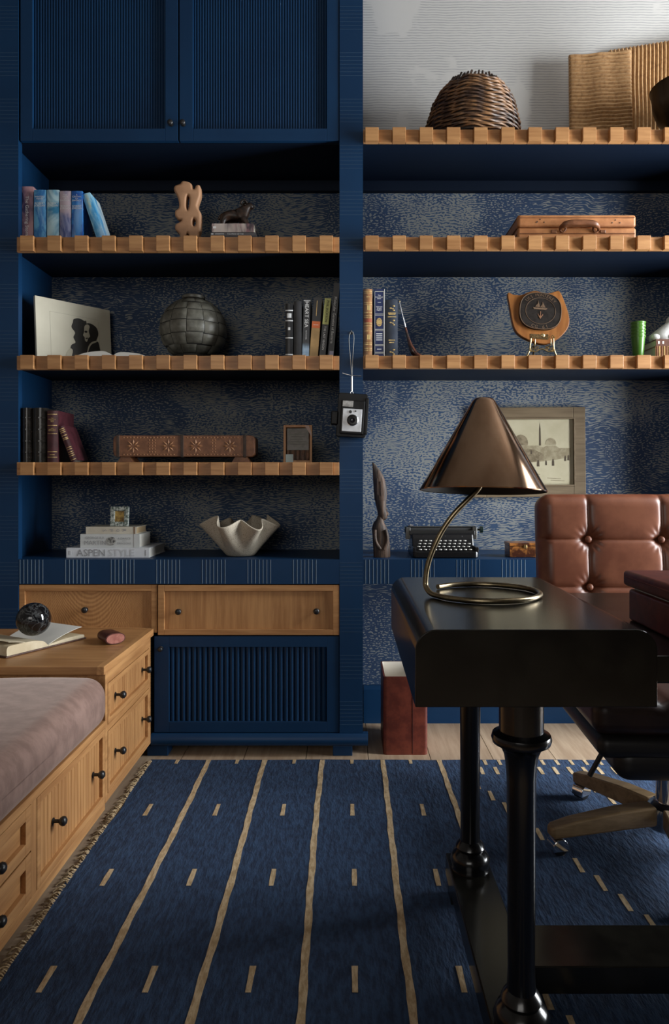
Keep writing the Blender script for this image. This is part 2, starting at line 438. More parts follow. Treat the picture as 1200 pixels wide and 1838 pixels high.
# upper cabinet with two reeded doors
def reeds(x0, x1, z0, z1, yb, pitch):
    n = max(1, round((x1-x0)/pitch)); p = (x1-x0)/n; pts = []
    for k in range(n):
        for q in range(5):
            a = PI*q/5; pts.append((x0+p*(k+0.5)-p*0.46*math.cos(a), yb-p*0.46*math.sin(a)))
        pts.append((x0+p*(k+0.96), yb))
    pts += [(x1, yb+0.004), (x0, yb+0.004)]
    return G().prism(pts, 'z', z0, z1)
def knob_geo(c, d, r=0.0115, L=0.024):                  # d = direction out of the face
    g = G(); g.lathe([(0.008, 0), (0.008, 0.002), (0.0045, 0.003), (0.0045, L*0.45), (r*0.75, L*0.55), (r, L*0.72), (r*0.92, L*0.88), (r*0.5, L)], 16)
    q = Vector((0,0,1)).rotation_difference(Vector(d)).to_matrix().to_4x4()
    return g.xf(Matrix.Translation(c) @ q)
def knob(parent, c, d=(0,-1,0), r=0.0115, L=0.024, name='knob'):
    return part(name, knob_geo(Vector(c), d, r, L), BLACK, parent, world=True, smooth=50)
def frame_geo(x0, x1, z0, z1, fl, fr, fb, ft, yf, th=0.02):
    return G().box(x0, x0+fl, yf, yf+th, z0, z1).box(x1-fr, x1, yf, yf+th, z0, z1).box(x0+fl, x1-fr, yf, yf+th, z0, z0+fb).box(x0+fl, x1-fr, yf, yf+th, z1-ft, z1)
uc = thing('wall_cabinet', 'navy upper cabinet with two finely reeded doors above the left shelves', 'cabinet', (fx(321), YF, fz(253)))
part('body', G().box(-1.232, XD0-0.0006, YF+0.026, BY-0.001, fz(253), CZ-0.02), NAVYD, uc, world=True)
for (a, b, pa, pb, kx, lab) in ((36, 319, 58, 296, 307, None), (321.5, 608, 346, 586, 329, None)):
    d = part('door', frame_geo(max(fx(a), XL1+0.0006), min(fx(b), XD0-0.0008), fz(252), CZ-0.03, fx(pa)-fx(a), fx(b)-fx(pb), fz(230)-fz(252), 0.05, YF+0.002), NAVY, uc, world=True, bev=0.0012)
    part('reeded_panel', reeds(fx(pa), fx(pb), fz(230), CZ-0.08, YF+0.018, 0.00985), NAVY, d, world=True, smooth=50, kind='stuff')
    knob(d, (fx(kx), YF+0.002, fz(223)), r=0.0105)

# counters with grooved fascia
def fascia(root, x0, x1, first, zt, zb):
    o = part('fascia', G().box(x0, x1, YF, YF+0.03, zb, zt), NAVY, root, world=True)
    a = first
    while a < x1:
        g = G()
        for k in range(7):
            xx = a+k*0.0139
            if xx-0.003 > x0 and xx+0.003 < x1: g.box(xx-0.0008, xx+0.0008, YF-0.0006, YF+0.001, zb+0.001, zt-0.001)
        if g.v: part('pinstripes', g, PIN, o, world=True, kind='stuff')
        a += 0.1668
ZC = fz(1004)
ct = thing('counter', 'navy counter with groups of grooves under the ruffled bowl', 'counter', (fx(321), YF, fz(1048)))
part('top', G().box(-1.232, XD0+0.003, YF+0.031, BY-0.001, ZC-0.03, ZC), NAVY, ct, world=True)
fascia(ct, XL1+0.0005, XD0-0.0005, fx(36), ZC, fz(1048))
ct2 = thing('counter', 'navy counter with groups of grooves under the typewriter', 'counter', (1.0, YF, fz(1048)))
part('top', G().box(XD1-0.003, XR1-0.001, YF+0.031, BY-0.001, ZC-0.03, ZC), NAVY, ct2, world=True)
fascia(ct2, XD1+0.0005, XR1-0.0005, fx(656), ZC, fz(1048))

# oak drawers and blue door below
du = thing('drawer_cabinet', 'oak drawer with one black knob beside the bench, under the counter', 'drawer', (fx(156), YF, fz(1136)))
part('body', G().box(XL1+0.001, fx(281), YF+0.031, BY-0.01, fz(1136), fz(1049)), OAKX, du, world=True)
d = part('drawer', frame_geo(XL1+0.0006, fx(281), fz(1136), fz(1050), 0.021, 0.021, 0.017, 0.023, YF+0.004, 0.022), OAKX, du, world=True, bev=0.001)
part('panel', G().box(XL1+0.02, fx(281)-0.02, YF+0.014, YF+0.029, fz(1136)+0.016, fz(1050)-0.022), CATH, d, world=True)
knob(d, (fx(152), YF+0.014, fz(1095)))
bcab = thing('base_cabinet', 'navy base cabinet with wide oak drawer and reeded door', 'cabinet', (fx(445), YF, 0))
part('body', G().box(fx(283), XD0-0.0006, YF+0.031, BY-0.01, 0.06, fz(1049)), NAVY, bcab, world=True)
d = part('drawer', frame_geo(fx(283), fx(608.5), fz(1140), fz(1050.5), 0.023, 0.023, 0.020, 0.022, YF+0.001, 0.024), OAKX, bcab, world=True, bev=0.001, label='light oak drawer')
part('panel', G().box(fx(283)+0.022, fx(608.5)-0.022, YF+0.012, YF+0.029, fz(1140)+0.019, fz(1050.5)-0.021), OAKZ, d, world=True)
knob(d, (fx(320), YF+0.012, fz(1098))); knob(d, (fx(567.5), YF+0.012, fz(1097)))
d = part('door', frame_geo(fx(276), fx(608), fz(1315), fz(1142.5), fx(303)-fx(276), fx(608)-fx(586), fz(1296)-fz(1315), fz(1142.5)-fz(1162), YF+0.003, 0.022), NAVY, bcab, world=True, bev=0.001)
part('panel', G().box(fx(302), fx(587), YF+0.021, YF+0.025, fz(1297), fz(1161)), NAVY, d, world=True)
nre = 29; a = fx(303); p = (fx(586)-fx(303))/nre; rm = None
for k in range(nre):
    if rm is None:
        o = part('reed', reeds(-p/2, p/2, 0, fz(1162)-fz(1296), 0, p), NAVY, d, smooth=50); rm = o.data
    else:
        o = bpy.data.objects.new('reed', rm); COL.objects.link(o); o.parent = d
    o.location = Vector((a+p*(k+0.5), YF+0.019, fz(1296))) - bcab.location
knob(d, (fx(289), YF+0.003, fz(1164)), r=0.009)
prof = [(YF+0.02, fz(1316)), (YF-0.004, fz(1316)), (YF-0.012, fz(1319)), (YF-0.018, fz(1325)), (YF-0.018, fz(1331)), (YF-0.012, fz(1336)), (YF, fz(1338)), (YF+0.02, fz(1338))]
part('plinth_moulding', G().prism(prof, 'x', fx(272), fx(660)), NAVY, bcab, world=True, smooth=35)
for (a, b) in ((264, 301), (597, 632)):
    part('foot', G().prism([(YF+0.0, 0.0), (YF-0.004, fz(1338)), (YF+0.07, fz(1338)), (YF+0.07, 0.0)], 'x', fx(a), fx(b)), NAVY, bcab, world=True, bev=0.002)
part('plinth_back', G().box(fx(283), XD0-0.0006, YF+0.12, YF+0.14, 0.0, 0.06), NAVY, bcab, world=True)

# ------------------------------------------------------------------ bench along the left
BX = -0.712
def xframe(y0, y1, z0, z1, fw, xf, th=0.02):            # a frame in the plane x = xf, facing +x
    return G().box(xf-th, xf, y0, y0+fw, z0, z1).box(xf-th, xf, y1-fw, y1, z0, z1).box(xf-th, xf, y0+fw, y1-fw, z0, z0+fw).box(xf-th, xf, y0+fw, y1-fw, z1-fw, z1)
def beadboard(y0, y1, z0, z1, xb, pitch):
    n = max(1, round((y1-y0)/pitch)); p = (y1-y0)/n; pts = []
    for k in range(n):
        a = y0+p*k; pts += [(xb-0.003, a), (xb, a+0.002), (xb, a+p-0.002)]
    pts += [(xb-0.003, y1), (xb-0.008, y1), (xb-0.008, y0)]
    return G().prism(pts, 'z', z0, z1)
def side_drawer(unit, y0, y1, z0, z1, fw, knobs, reed=True):
    d = part('drawer', xframe(y0, y1, z0, z1, fw, BX+0.001), OAKY, unit, world=True, bev=0.001)
    if reed: part('beaded_panel', beadboard(y0+fw, y1-fw, z0+fw, z1-fw, BX-0.009, 0.021), OAKZ, d, world=True)
    else: part('panel', G().box(BX-0.018, BX-0.011, y0+fw-0.002, y1-fw+0.002, z0+fw-0.002, z1-fw+0.002), OAKY, d, world=True)
    for ky in knobs: knob(d, (BX-0.009, ky, (z0+z1)/2), (1,0,0), r=0.012, L=0.034)
    return d
ec = thing('bench_cabinet', 'low oak end cabinet with two drawers and flat top holding the open book', 'cabinet', (BX-0.4, 2.35, 0))
YE = YF-0.004
YTOP = YE; YE = 2.578
part('body', G().box(-2.1, BX-0.02, 2.095, YE, 0.055, 0.44), OAKY, ec, world=True)
part('top', G().box(-2.1, BX+0.004, 2.068, YTOP, 0.442, 0.467), OAKX, ec, world=True, bev=0.002)
part('edge_band', G().box(BX-0.016, BX+0.006, 2.066, YTOP, 0.4425, 0.4672), OAKY, ec, world=True, bev=0.001)
part('face_frame', G().box(BX-0.02, BX, 2.095, 2.115, 0.055, 0.441).box(BX-0.02, BX, YE-0.02, YE, 0.055, 0.441).box(BX-0.02, BX, 2.115, YE-0.02, 0.405, 0.441).box(BX-0.02, BX, 2.115, YE-0.02, 0.262, 0.28).box(BX-0.02, BX, 2.115, YE-0.02, 0.055, 0.075), OAKY, ec, world=True, bev=0.001)
side_drawer(ec, 2.117, YE-0.022, 0.282, 0.403, 0.016, (2.21, 2.5))
side_drawer(ec, 2.117, YE-0.022, 0.077, 0.260, 0.016, (2.21, 2.5))
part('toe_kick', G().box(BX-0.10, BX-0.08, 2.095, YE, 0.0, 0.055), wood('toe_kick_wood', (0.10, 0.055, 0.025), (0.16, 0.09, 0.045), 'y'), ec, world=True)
bn = thing('daybed', 'oak daybed base with drawers under the mauve velvet cushion', 'daybed', (BX-0.5, 1.2, 0))
YB0, YB1 = 0.35, 2.092
part('body', G().box(-2.1, BX-0.02, YB0, YB1, 0.055, 0.282), OAKY, bn, world=True)
part('top_rail', G().box(-2.1, BX+0.003, YB0, YB1, 0.282, 0.302), OAKY, bn, world=True, bev=0.0015)
part('bottom_rail', G().box(BX-0.02, BX, YB0, YB1, 0.04, 0.066), OAKY, bn, world=True, bev=0.001)
cuts = [(2.088, 1.632, 1), (1.600, 1.20, 2), (1.168, 0.76, 1), (0.728, 0.37, 2)]
g = G()
for (a, b) in ((2.0885, 2.092), (1.602, 1.630), (1.170, 1.198), (0.730, 0.758), (0.35, 0.368)): g.box(BX-0.02, BX, a, b, 0.066, 0.282)
part('face_post', g, OAKZ, bn, world=True)
for (b, a, k) in cuts:
    if k == 1: side_drawer(bn, a, b, 0.068, 0.279, 0.018, (a+0.11, b-0.072))
    else:
        side_drawer(bn, a, b, 0.176, 0.279, 0.026, (a+0.232, ), False); side_drawer(bn, a, b, 0.068, 0.172, 0.026, (a+0.232, ), False)
part('toe_kick', G().box(BX-0.10, BX-0.08, YB0, YB1, 0.0, 0.055), bpy.data.materials['toe_kick_wood'], bn, world=True)
VEL = mottled('mauve_velvet', (0.178, 0.103, 0.081), (0.262, 0.160, 0.128), 20.0, 0.75, bump=0.3, detail=10, stretch=(1.0, 1.5, 1.0), Sheen_Weight=0.6, Sheen_Roughness=0.4, Sheen_Tint=(0.95, 0.80, 0.72, 1))
def cush(p):
    q = Vector(p); q.z += 0.006*math.sin(p.x*7+1)*math.sin(p.y*5) if p.z > 0 else 0
    return q
solo('bench_cushion', 'long mauve velvet cushion lying on the oak daybed', 'cushion', G().rbox((-1.385, 1.21, 0.3745), (0.70, 0.85, 0.0715), 0.055, n=24, e=6, fn=cush), VEL, smooth=60, weld=True)

# ------------------------------------------------------------------ rug
rug = thing('area_rug', 'dark blue flatwoven rug with straw-coloured stripes and dashes', 'rug', (0.6, 1.4, 0))
RUGM = mottled('rug_blue', (0.006, 0.019, 0.052), (0.020, 0.051, 0.116), 60.0, 0.95, bump=0.8, stretch=(1.6, 0.5, 1), bdist=0.006, lo=0.3, hi=0.7)
STRAW = mottled('rug_straw', (0.36, 0.25, 0.13), (0.55, 0.42, 0.26), 70.0, 0.95, bump=0.8, stretch=(1.6, 0.5, 1))
RX0, RX1, RY0, RY1 = -0.695, 2.0, 0.35, 2.545
def edge(t, s): return 0.004*math.sin(t*9+s)+0.003*math.sin(t*23+2*s)
g = G()
def rugpt(u, v):
    x = RX0+(RX1-RX0)*u; y = RY0+(RY1-RY0)*v
    if u == 0: x += edge(y, 1)
    if v == 1: y += edge(x, 2)*0.5
    return (x, y, 0.008)
g.grid(rugpt, 60, 60)
n0 = len(g.v)
part('weave', g, RUGM, rug, world=True)
so = rug.children[0].modifiers.new('thickness', 'SOLIDIFY'); so.thickness = 0.0075; so.offset = -1
def strip(x, ya, yb, w, name, s=0.0):
    n = max(2, int((yb-ya)/0.03)); v = []; f = []
    for k in range(n+1):
        y = ya+(yb-ya)*k/n; dx = 0.0028*math.sin(y*3.7+s)+0.0009*math.sin(y*26+s*3) if n > 4 else 0.0
        ww = w*(1+0.12*math.sin(y*57+s))
        v += [(x+dx-ww/2, y, 0.0092), (x+dx+ww/2, y, 0.0092)]
        if k: f.append((2*k-2, 2*k-1, 2*k+1, 2*k))
    g = G().add(v, f)
    m = len(v); g.add([(p[0], p[1], 0.0078) for p in v], [])
    g.f += [(2*k, 2*k+2, m+2*k+2, m+2*k) for k in range(n)] + [(2*k+1, m+2*k+1, m+2*k+3, 2*k+3) for k in range(n)]
    return part(name, g, STRAW, rug, world=True)
LINES = [-0.494, -0.291, -0.088, 0.126, 0.332]
for k, x in enumerate(LINES): strip(x, RY0, RY1-0.004, 0.0165, 'stripe', k*1.7)
mids = [-0.604, -0.393, -0.190, 0.018, 0.229]
for r_, yy in enumerate((2.545, 2.157, 1.790, 1.425, 1.06)):
    for k, x in enumerate(mids + ([0.42] if r_ == 0 else [])):
        strip(x+0.003*math.sin(r_*3+k), yy-0.038, min(yy+0.038, RY1-0.003), 0.012, 'dash')
for k in range(27):
    strip(0.44+0.051*k, 2.497, 2.540, 0.012, 'dash'); strip(0.414+0.051*k, 2.417, 2.478, 0.012, 'dash')
for (x, y, n) in ((0.43, 2.335, 11), (0.80, 2.31, 11), (1.17, 2.31, 11), (0.30, 1.62, 9), (0.70, 1.50, 8)):
    for k in range(n):
        yy = y-0.0815*k
        if x+0.0288*k < RX1-0.05: strip(x+0.0288*k, yy-0.034, yy+0.034, 0.012, 'dash')
g = G()
y = 1.15
while y < RY1-0.01:
    x0 = RX0+0.002; L = R.uniform(0.010, 0.030); a = R.uniform(-0.5, 0.5); hh = R.uniform(0.002, 0.009)
    pts = [(x0, y, 0.006), (x0-L*0.45, y+a*L*0.4, 0.005+hh), (x0-L, y+a*L+R.uniform(-0.006, 0.006), 0.003)]
    g.tube(smoothline(pts, 3), 0.0017, 4); y += R.uniform(0.0035, 0.0085)
part('fringe', g, STRAW, rug, world=True, kind='stuff', label='straw-coloured knotted fringe')

# ------------------------------------------------------------------ desk
dk = thing('desk', 'black lacquered trestle desk with rounded raised ends and turned legs', 'desk', (0.3, 1.45, 0.01))
DY0, DY1, DZ = 1.14, 1.757, 0.77
def pod(x0, w, lab=None):
    pr = rr(w, 0.125, 0.034, 8, x0, 0.645, (0,0,1,1))
    part('raised_end', G().prism(pr, 'y', DY0, DY1), DESK, dk, world=True, smooth=30, bev=0.0015, label=lab)
pod(0.110, 0.389); pod(1.60, 0.389)
part('desktop', G().box(0.495, 1.605, DY0+0.003, DY1+0.03, 0.682, 0.727), DESK, dk, world=True, bev=0.003)
LEG = [(0.0365, 0.646), (0.0365, 0.595), (0.041, 0.592), (0.0475, 0.589), (0.0495, 0.582), (0.0475, 0.575), (0.040, 0.571), (0.033, 0.565), (0.0285, 0.555), (0.026, 0.540), (0.0240, 0.515), (0.0222, 0.20), (0.0235, 0.165), (0.030, 0.158), (0.034, 0.150), (0.031, 0.143), (0.041, 0.134), (0.0465, 0.121), (0.043, 0.108), (0.045, 0.100)]
for x in (0.290, 1.795):
    for y in (1.18, 1.67):
        part('leg', G().lathe(LEG, 32, (x, y, 0)), DESKLEG, dk, world=True, smooth=40)
    part('base_bar', G().box(x-0.049, x+0.049, 1.04, 1.735, 0.048, 0.1), DESK, dk, world=True, bev=0.003)
    for y in (1.08, 1.70): part('foot', G().box(x-0.045, x+0.045, y-0.03, y+0.03, 0.0100, 0.048), DESK, dk, world=True, bev=0.002)
part('stretcher', G().box(0.339, 1.746, 1.328, 1.453, 0.048, 0.1), DESK, dk, world=True, bev=0.002)

# red leather box on the desk
REDL = mottled('oxblood_leather', (0.075, 0.011, 0.008), (0.125, 0.022, 0.014), 40.0, 0.38, bump=0.12, detail=5)
rb = thing('leather_box', 'dark red leather box with lid standing on the desk', 'box', (0.72, 1.28, 0.727))
part('body', G().rbox((0.735, 1.285, 0.7590), (0.164, 0.155, 0.0315), 0.006, n=2, e=3), REDL, rb, world=True, smooth=50, weld=True)
part('rim', G().box(0.580, 0.890, 1.139, 1.432, 0.790, 0.797), PAPERW, rb, world=True, label='cream inner rim')
part('lid', G().rbox((0.735, 1.285, 0.8115), (0.172, 0.165, 0.0155), 0.008, n=2, e=4), REDL, rb, world=True, smooth=50, weld=True)
part('piping', G().tube([(0.5632, 1.132, 0.815), (0.5632, 1.438, 0.815)], 0.0014, 6), REDL, rb, world=True)

# table lamp
LY = 1.484; lc = (0.2866, LY)
lamp = thing('desk_lamp', 'brass desk lamp with a conical shade and coiled tube base on the desk', 'lamp', (lc[0], LY, 0.77))
tr = 0.0056; pts = []; DZL = 0.7706
for k in range(14):
    a = math.radians(140)-math.radians(300)*k/13
    pts.append((lc[0]+0.1135*math.cos(a), LY+0.1135*math.sin(a), DZL+tr))
pts += [(lc[0]-0.1165, LY-0.020, DZL+tr+0.0035), (lc[0]-0.1215, LY-0.004, DZL+tr+0.013)]
stem = [(763.5, 1040), (767, 1016), (777, 986), (793, 953), (814, 923), (838, 898), (855, 881), (864, 866), (868, 850)]
curve = smoothline(pts + [W(px, py, LY-0.001) for (px, py) in stem], 6)
part('tube_stem', G().tube(curve, tr, 12), mottled('dark_brass_tube', (0.20, 0.16, 0.10), (0.34, 0.27, 0.16), 30, 0.30, 1.0), lamp, world=True, smooth=60)
COP = mottled('burnished_copper', (0.28, 0.17, 0.105), (0.40, 0.26, 0.17), 12, 0.12, 1.0, stretch=(1,1,0.2))
N(COP).b.inputs['Anisotropic'].default_value = 0.5
ctr = W(865.5, 882, LY)
Ht, R0, R1 = 0.196, 0.1305, 0.0185
g = G().lathe([(R0, 0), (R0+0.0008, 0.002), (R1+0.006, Ht-0.006), (R1, Ht), (R1-0.006, Ht+0.001), (0.0005, Ht+0.001)], 72, capb=False)
SM = Matrix.Translation(ctr) @ Euler((math.radians(-4.2), math.radians(1.6), 0)).to_matrix().to_4x4()
g.xf(SM)
sh_ = part('shade', g, COP, lamp, world=True, smooth=40)
part('lining', G().lathe([(R0-0.0010, 0.0012), (R1+0.004, Ht-0.008), (0.0005, Ht-0.006)], 72, capb=False).xf(SM), mat('dark_lining', (0.02, 0.014, 0.010), 0.6), sh_, world=True, smooth=40)
part('socket', G().lathe([(0.016, 0), (0.018, 0.01), (0.018, 0.05), (0.012, 0.06)], 20, (ctr.x, ctr.y, ctr.z+0.02)), BLACK, lamp, world=True, smooth=40)
part('rivet', G().sphere(W(860.5, 820, LY-0.072), 0.0016, 8, 6), BRASS, lamp, world=True)

# ------------------------------------------------------------------ office chair
LEA = mottled('cognac_leather', (0.140, 0.042, 0.020), (0.215, 0.075, 0.038), 9.0, 0.36, bump=0.08, detail=6, bdist=0.001)
ch = thing('office_chair', 'tufted brown leather swivel chair with wooden star base behind the desk', 'chair', (0.88, 1.95, 0.0), math.radians(-3))
def tuft(p):
    q = Vector(p)
    if p.y < 0:
        x, z = p.x, p.z
        sx = min(abs(x-0.116), abs(x+0.116)); rows = (0.135, -0.018, -0.171)
        sz = min(abs(z-r) for r in rows)
        q.y += 0.006*(math.exp(-(sx/0.006)**1.2)+math.exp(-(sz/0.006)**1.2))
        q.y += 0.006*(math.exp(-sx/0.03)+math.exp(-sz/0.03))
        for bx in (-0.116, 0.116):
            for bz in rows:
                d2 = (x-bx)**2+(z-bz)**2
                q.y += 0.017*math.exp(-d2/0.0007)
                an = math.atan2(z-bz, x-bx); d = math.sqrt(d2)
                q.y += 0.0013*math.sin(an*13+bx*40)*math.exp(-((d-0.032)/0.016)**2)
    return q
bk = G().rbox((0, 0, 0), (0.275, 0.055, 0.285), 0.045, n=110, e=6, fn=tuft)
bM = Matrix.Translation((0, 0.365, 0.680)) @ Euler((math.radians(-7), 0, 0)).to_matrix().to_4x4()
bo = part('backrest', bk.xf(bM), LEA, ch, smooth=70, weld=True)
for bx in (-0.116, 0.116):
    for bz in (0.135, -0.018, -0.171):
        part('button', G().sphere((0, 0, 0), (0.0115, 0.008, 0.0115), 16, 10).xf(bM @ Matrix.Translation((bx, -0.037, bz))), LEA, bo, smooth=80)
def seat_fn(p):
    q = Vector(p)
    if p.z > 0: q.z -= 0.012*(math.exp(-abs(p.x-0.09)/0.01)+math.exp(-abs(p.x+0.09)/0.01)) - 0.012
    return q
part('seat', G().rbox((0, 0.035, 0.418), (0.262, 0.262, 0.040), 0.034, n=30, e=5, fn=seat_fn), mottled('shaded_seat_leather', (0.016, 0.007, 0.005), (0.030, 0.013, 0.009), 9.0, 0.4), ch, smooth=70, weld=True)  # brown seat leather darkened in colour to stand for shade beneath the desk
part('seat_shell', G().rbox((0, 0.03, 0.352), (0.250, 0.255, 0.030), 0.026, n=4, e=5).rbox((0, -0.02, 0.308), (0.205, 0.20, 0.046), 0.04, n=4, e=5), mat('black_leather', (0.010, 0.009, 0.009), 0.45), ch, smooth=60, weld=True)
part('back_bracket', G().box(-0.04, 0.04, 0.20, 0.40, 0.29, 0.31).box(-0.04, 0.04, 0.385, 0.405, 0.29, 0.5), BLACK, ch, bev=0.003)
part('column', G().lathe([(0.030, 0.105), (0.030, 0.20), (0.022, 0.205), (0.022, 0.27)], 24), CHROME, ch, smooth=40)
part('hub', G().lathe([(0.045, 0.055), (0.052, 0.06), (0.052, 0.118), (0.040, 0.128), (0.03, 0.13)], 28), CHROME, ch, smooth=40)
part('lever', G().tube([(-0.12, 0.06, 0.275), (-0.155, 0.065, 0.235), (-0.19, 0.07, 0.165)], 0.0075, 10), BLACK, ch, smooth=60)
STARW = wood('chair_base_wood', (0.15, 0.095, 0.045), (0.26, 0.175, 0.095), 'x', 0.4)
cast_mesh = None
for k in range(5):
    a = math.radians(188.5-72*k+3)
    secs = []; L = 0.338
    g = G(); v = []; f = []
    prof = [(0.045, 0.072, 0.124, 0.024), (0.15, 0.068, 0.118, 0.024), (0.28, 0.060, 0.100, 0.022), (L-0.005, 0.056, 0.088, 0.019), (L+0.006, 0.062, 0.082, 0.012)]
    for (r, zb, zt, w) in prof: v += [(r, -w, zb), (r, w, zb), (r, w, zt), (r, -w, zt)]
    for j in range(len(prof)-1):
        for i in range(4): f.append((j*4+i, j*4+(i+1)%4, (j+1)*4+(i+1)%4, (j+1)*4+i))
    f += [(0,1,2,3), tuple(len(v)-4+i for i in range(4))]
    g.add(v, f).xf(Matrix.Rotation(a, 4, 'Z'))
    lg = part('leg', g, STARW, ch, bev=0.005)
    cM = Matrix.Translation(((L-0.02)*math.cos(a), (L-0.02)*math.sin(a), 0.0101)) @ Matrix.Rotation(0.25+k*0.4, 4, 'Z')
    cw = part('caster', G().lathe([(0.006, 0.040), (0.006, 0.056)], 10).prism([(0.022*math.cos(t*PI/8), 0.024+0.022*math.sin(t*PI/8)) for t in range(9)]+[(-0.022, 0.012), (0.022, 0.012)], 'y', -0.02, 0.02).xf(cM), CHROME, lg, smooth=40, bev=0.002)
    part('wheel', G().lathe([(0.018, -0.017), (0.0215, -0.015), (0.0215, -0.003), (0.016, -0.002), (0.016, 0.002), (0.0215, 0.003), (0.0215, 0.015), (0.018, 0.017)], 24, (0, 0, 0.0215), axis='y').xf(cM @ Matrix.Translation((0, 0, 0))), BLACK, lg, smooth=40)

# waste bin
bn2 = thing('waste_bin', 'red leather waste bin with cream lining standing on the floor', 'bin', (0.216, 2.72, 0))
x0, x1, y0, y1, hz = 0.135, 0.297, 2.61, 2.84, 0.287
REDB = mottled('red_leather', (0.100, 0.018, 0.010), (0.165, 0.034, 0.018), 30.0, 0.42, bump=0.1, detail=5)
t = 0.006
g = G()
o_ = rr(x1-x0, y1-y0, 0.012, 4, x0, y0); i_ = rr(x1-x0-2*t, y1-y0-2*t, 0.008, 4, x0+t, y0+t); n = len(o_)
g.add([(p[0], p[1], 0.0) for p in o_]+[(p[0], p[1], hz) for p in o_]+[(p[0], p[1], hz) for p in i_], [(i, (i+1)%n, n+(i+1)%n, n+i) for i in range(n)]+[(n+i, n+(i+1)%n, 2*n+(i+1)%n, 2*n+i) for i in range(n)]+[tuple(range(n))])
part('shell', g, REDB, bn2, world=True, smooth=40)
g = G(); g.add([(p[0], p[1], hz-0.0005) for p in i_]+[(p[0], p[1], 0.01) for p in i_], [(i, (i+1)%n, n+(i+1)%n, n+i) for i in range(n)]+[tuple(range(n, 2*n))])
part('lining', g, mat('cream_lining', (0.78, 0.72, 0.62), 0.7), bn2, world=True, smooth=40, label='cream lining')
part('seam', G().tube([(0.2425, y0-0.0002, 0.004), (0.2425, y0-0.0002, hz-0.003)], 0.0011, 6), mat('dark_red_thread', (0.05, 0.008, 0.006), 0.5), bn2, world=True)

# ------------------------------------------------------------------ books
def cover(name, c, rough=0.5, c2=None, scale=25.0):
    return mottled(name, c, c2 or tuple(min(1, t*1.35+0.004) for t in c), scale, rough, detail=5)
def pagemap(*a): return a
def book(label, t, L, d, loc, mat_c, lean=0.0, yaw=0.0, lying=False, rounded=0.0, group=None, pages=PAPER, pinch=0.003):
    """t thickness, L spine length, d depth. Upright: spine faces -y, standing at loc (lower left front). Lying: spine along x."""
    root = thing('book', label, 'book', loc, (0, lean, yaw), group)
    bt = 0.0022
    n = 8 if rounded else 1
    sp = [(-t/2+t*i/n, -rounded*math.cos((i/n-0.5)*PI)*1.0 if rounded else 0.0) for i in range(n+1)]
    outer = [(-t/2, d)] + sp + [(t/2, d)]
    inner = [(t/2-bt, d)] + [(max(-t/2+bt, min(t/2-bt, x)), y+bt*1.1) for (x, y) in reversed(sp)] + [(-t/2+bt, d)]
    outl = [(x+t/2, y) for (x, y) in outer+inner]
    g1 = G().prism(outl, 'z', 0, L); g2 = G().box(bt*1.05, t-bt*1.05, 0.004, d-pinch, pinch, L-pinch)
    if lying:
        M = Matrix(((0,0,1,0), (0,1,0,0), (1,0,0,0), (0,0,0,1)))
        g1.xf(M); g2.xf(M)
    part('cover', g1, mat_c, root, smooth=35); part('pages', g2, pages, root)
    root['t'], root['L'], root['ro'], root['ly'] = t, L, rounded, lying
    return root
def spine_text(b, s, m, h, size, w=None, vertical=False, x=0.5, name='spine_text'):
    """h = centre height as a fraction of the spine, size = letter box height fraction of spine"""
    t, L, ro, ly = b['t'], b['L'], b['ro'], b['ly']
    y = -ro-0.0005
    if ly: return lettering(s, m, b, (h*L, y, x*t), (1,0,0), (0,0,1), (w or 0.3)*L, size*t, name)
    if vertical: return lettering(s, m, b, (x*t, y, h*L), (0,0,-1), (1,0,0), size*L, (w or 0.5)*t, name)
    return lettering(s, m, b, (x*t, y, h*L), (1,0,0), (0,0,1), (w or 0.85)*t, size*L, name)
def spine_band(b, m, h, hh, x0=0.0, x1=1.0, name='spine_band', lift=0.0008):
    t, L, ro, ly = b['t'], b['L'], b['ro'], b['ly']
    n = 6; pts = []
    for k in range(n+1):
        u = x0+(x1-x0)*k/n; pts.append((u*t, -ro*math.cos((u-0.5)*PI)-lift))
    for k in range(n, -1, -1):
        u = x0+(x1-x0)*k/n; pts.append((u*t, -ro*math.cos((u-0.5)*PI)+0.0012))
    g = G().prism(pts, 'z', (h-hh/2)*L, (h+hh/2)*L)
    if ly: g.xf(Matrix(((0,0,1,0), (0,1,0,0), (1,0,0,0), (0,0,0,1))))
    return part(name, g, m, b)
def clean(b):
    for k in ('t', 'L', 'ro', 'ly'): del b[k]

Z1, Z2, Z3 = fz(428)+0.0006, fz(640)+0.0006, fz(830)+0.0006
ZC += 0.0006
sc = 1274/2.62
def up(px0, px1, ptop, zb, Y=2.62):            # spine box from pixels -> (x, width, height)
    a = W(px0, ptop, Y); c = W(px1, ptop, Y); return a.x, c.x-a.x, a.z-zb
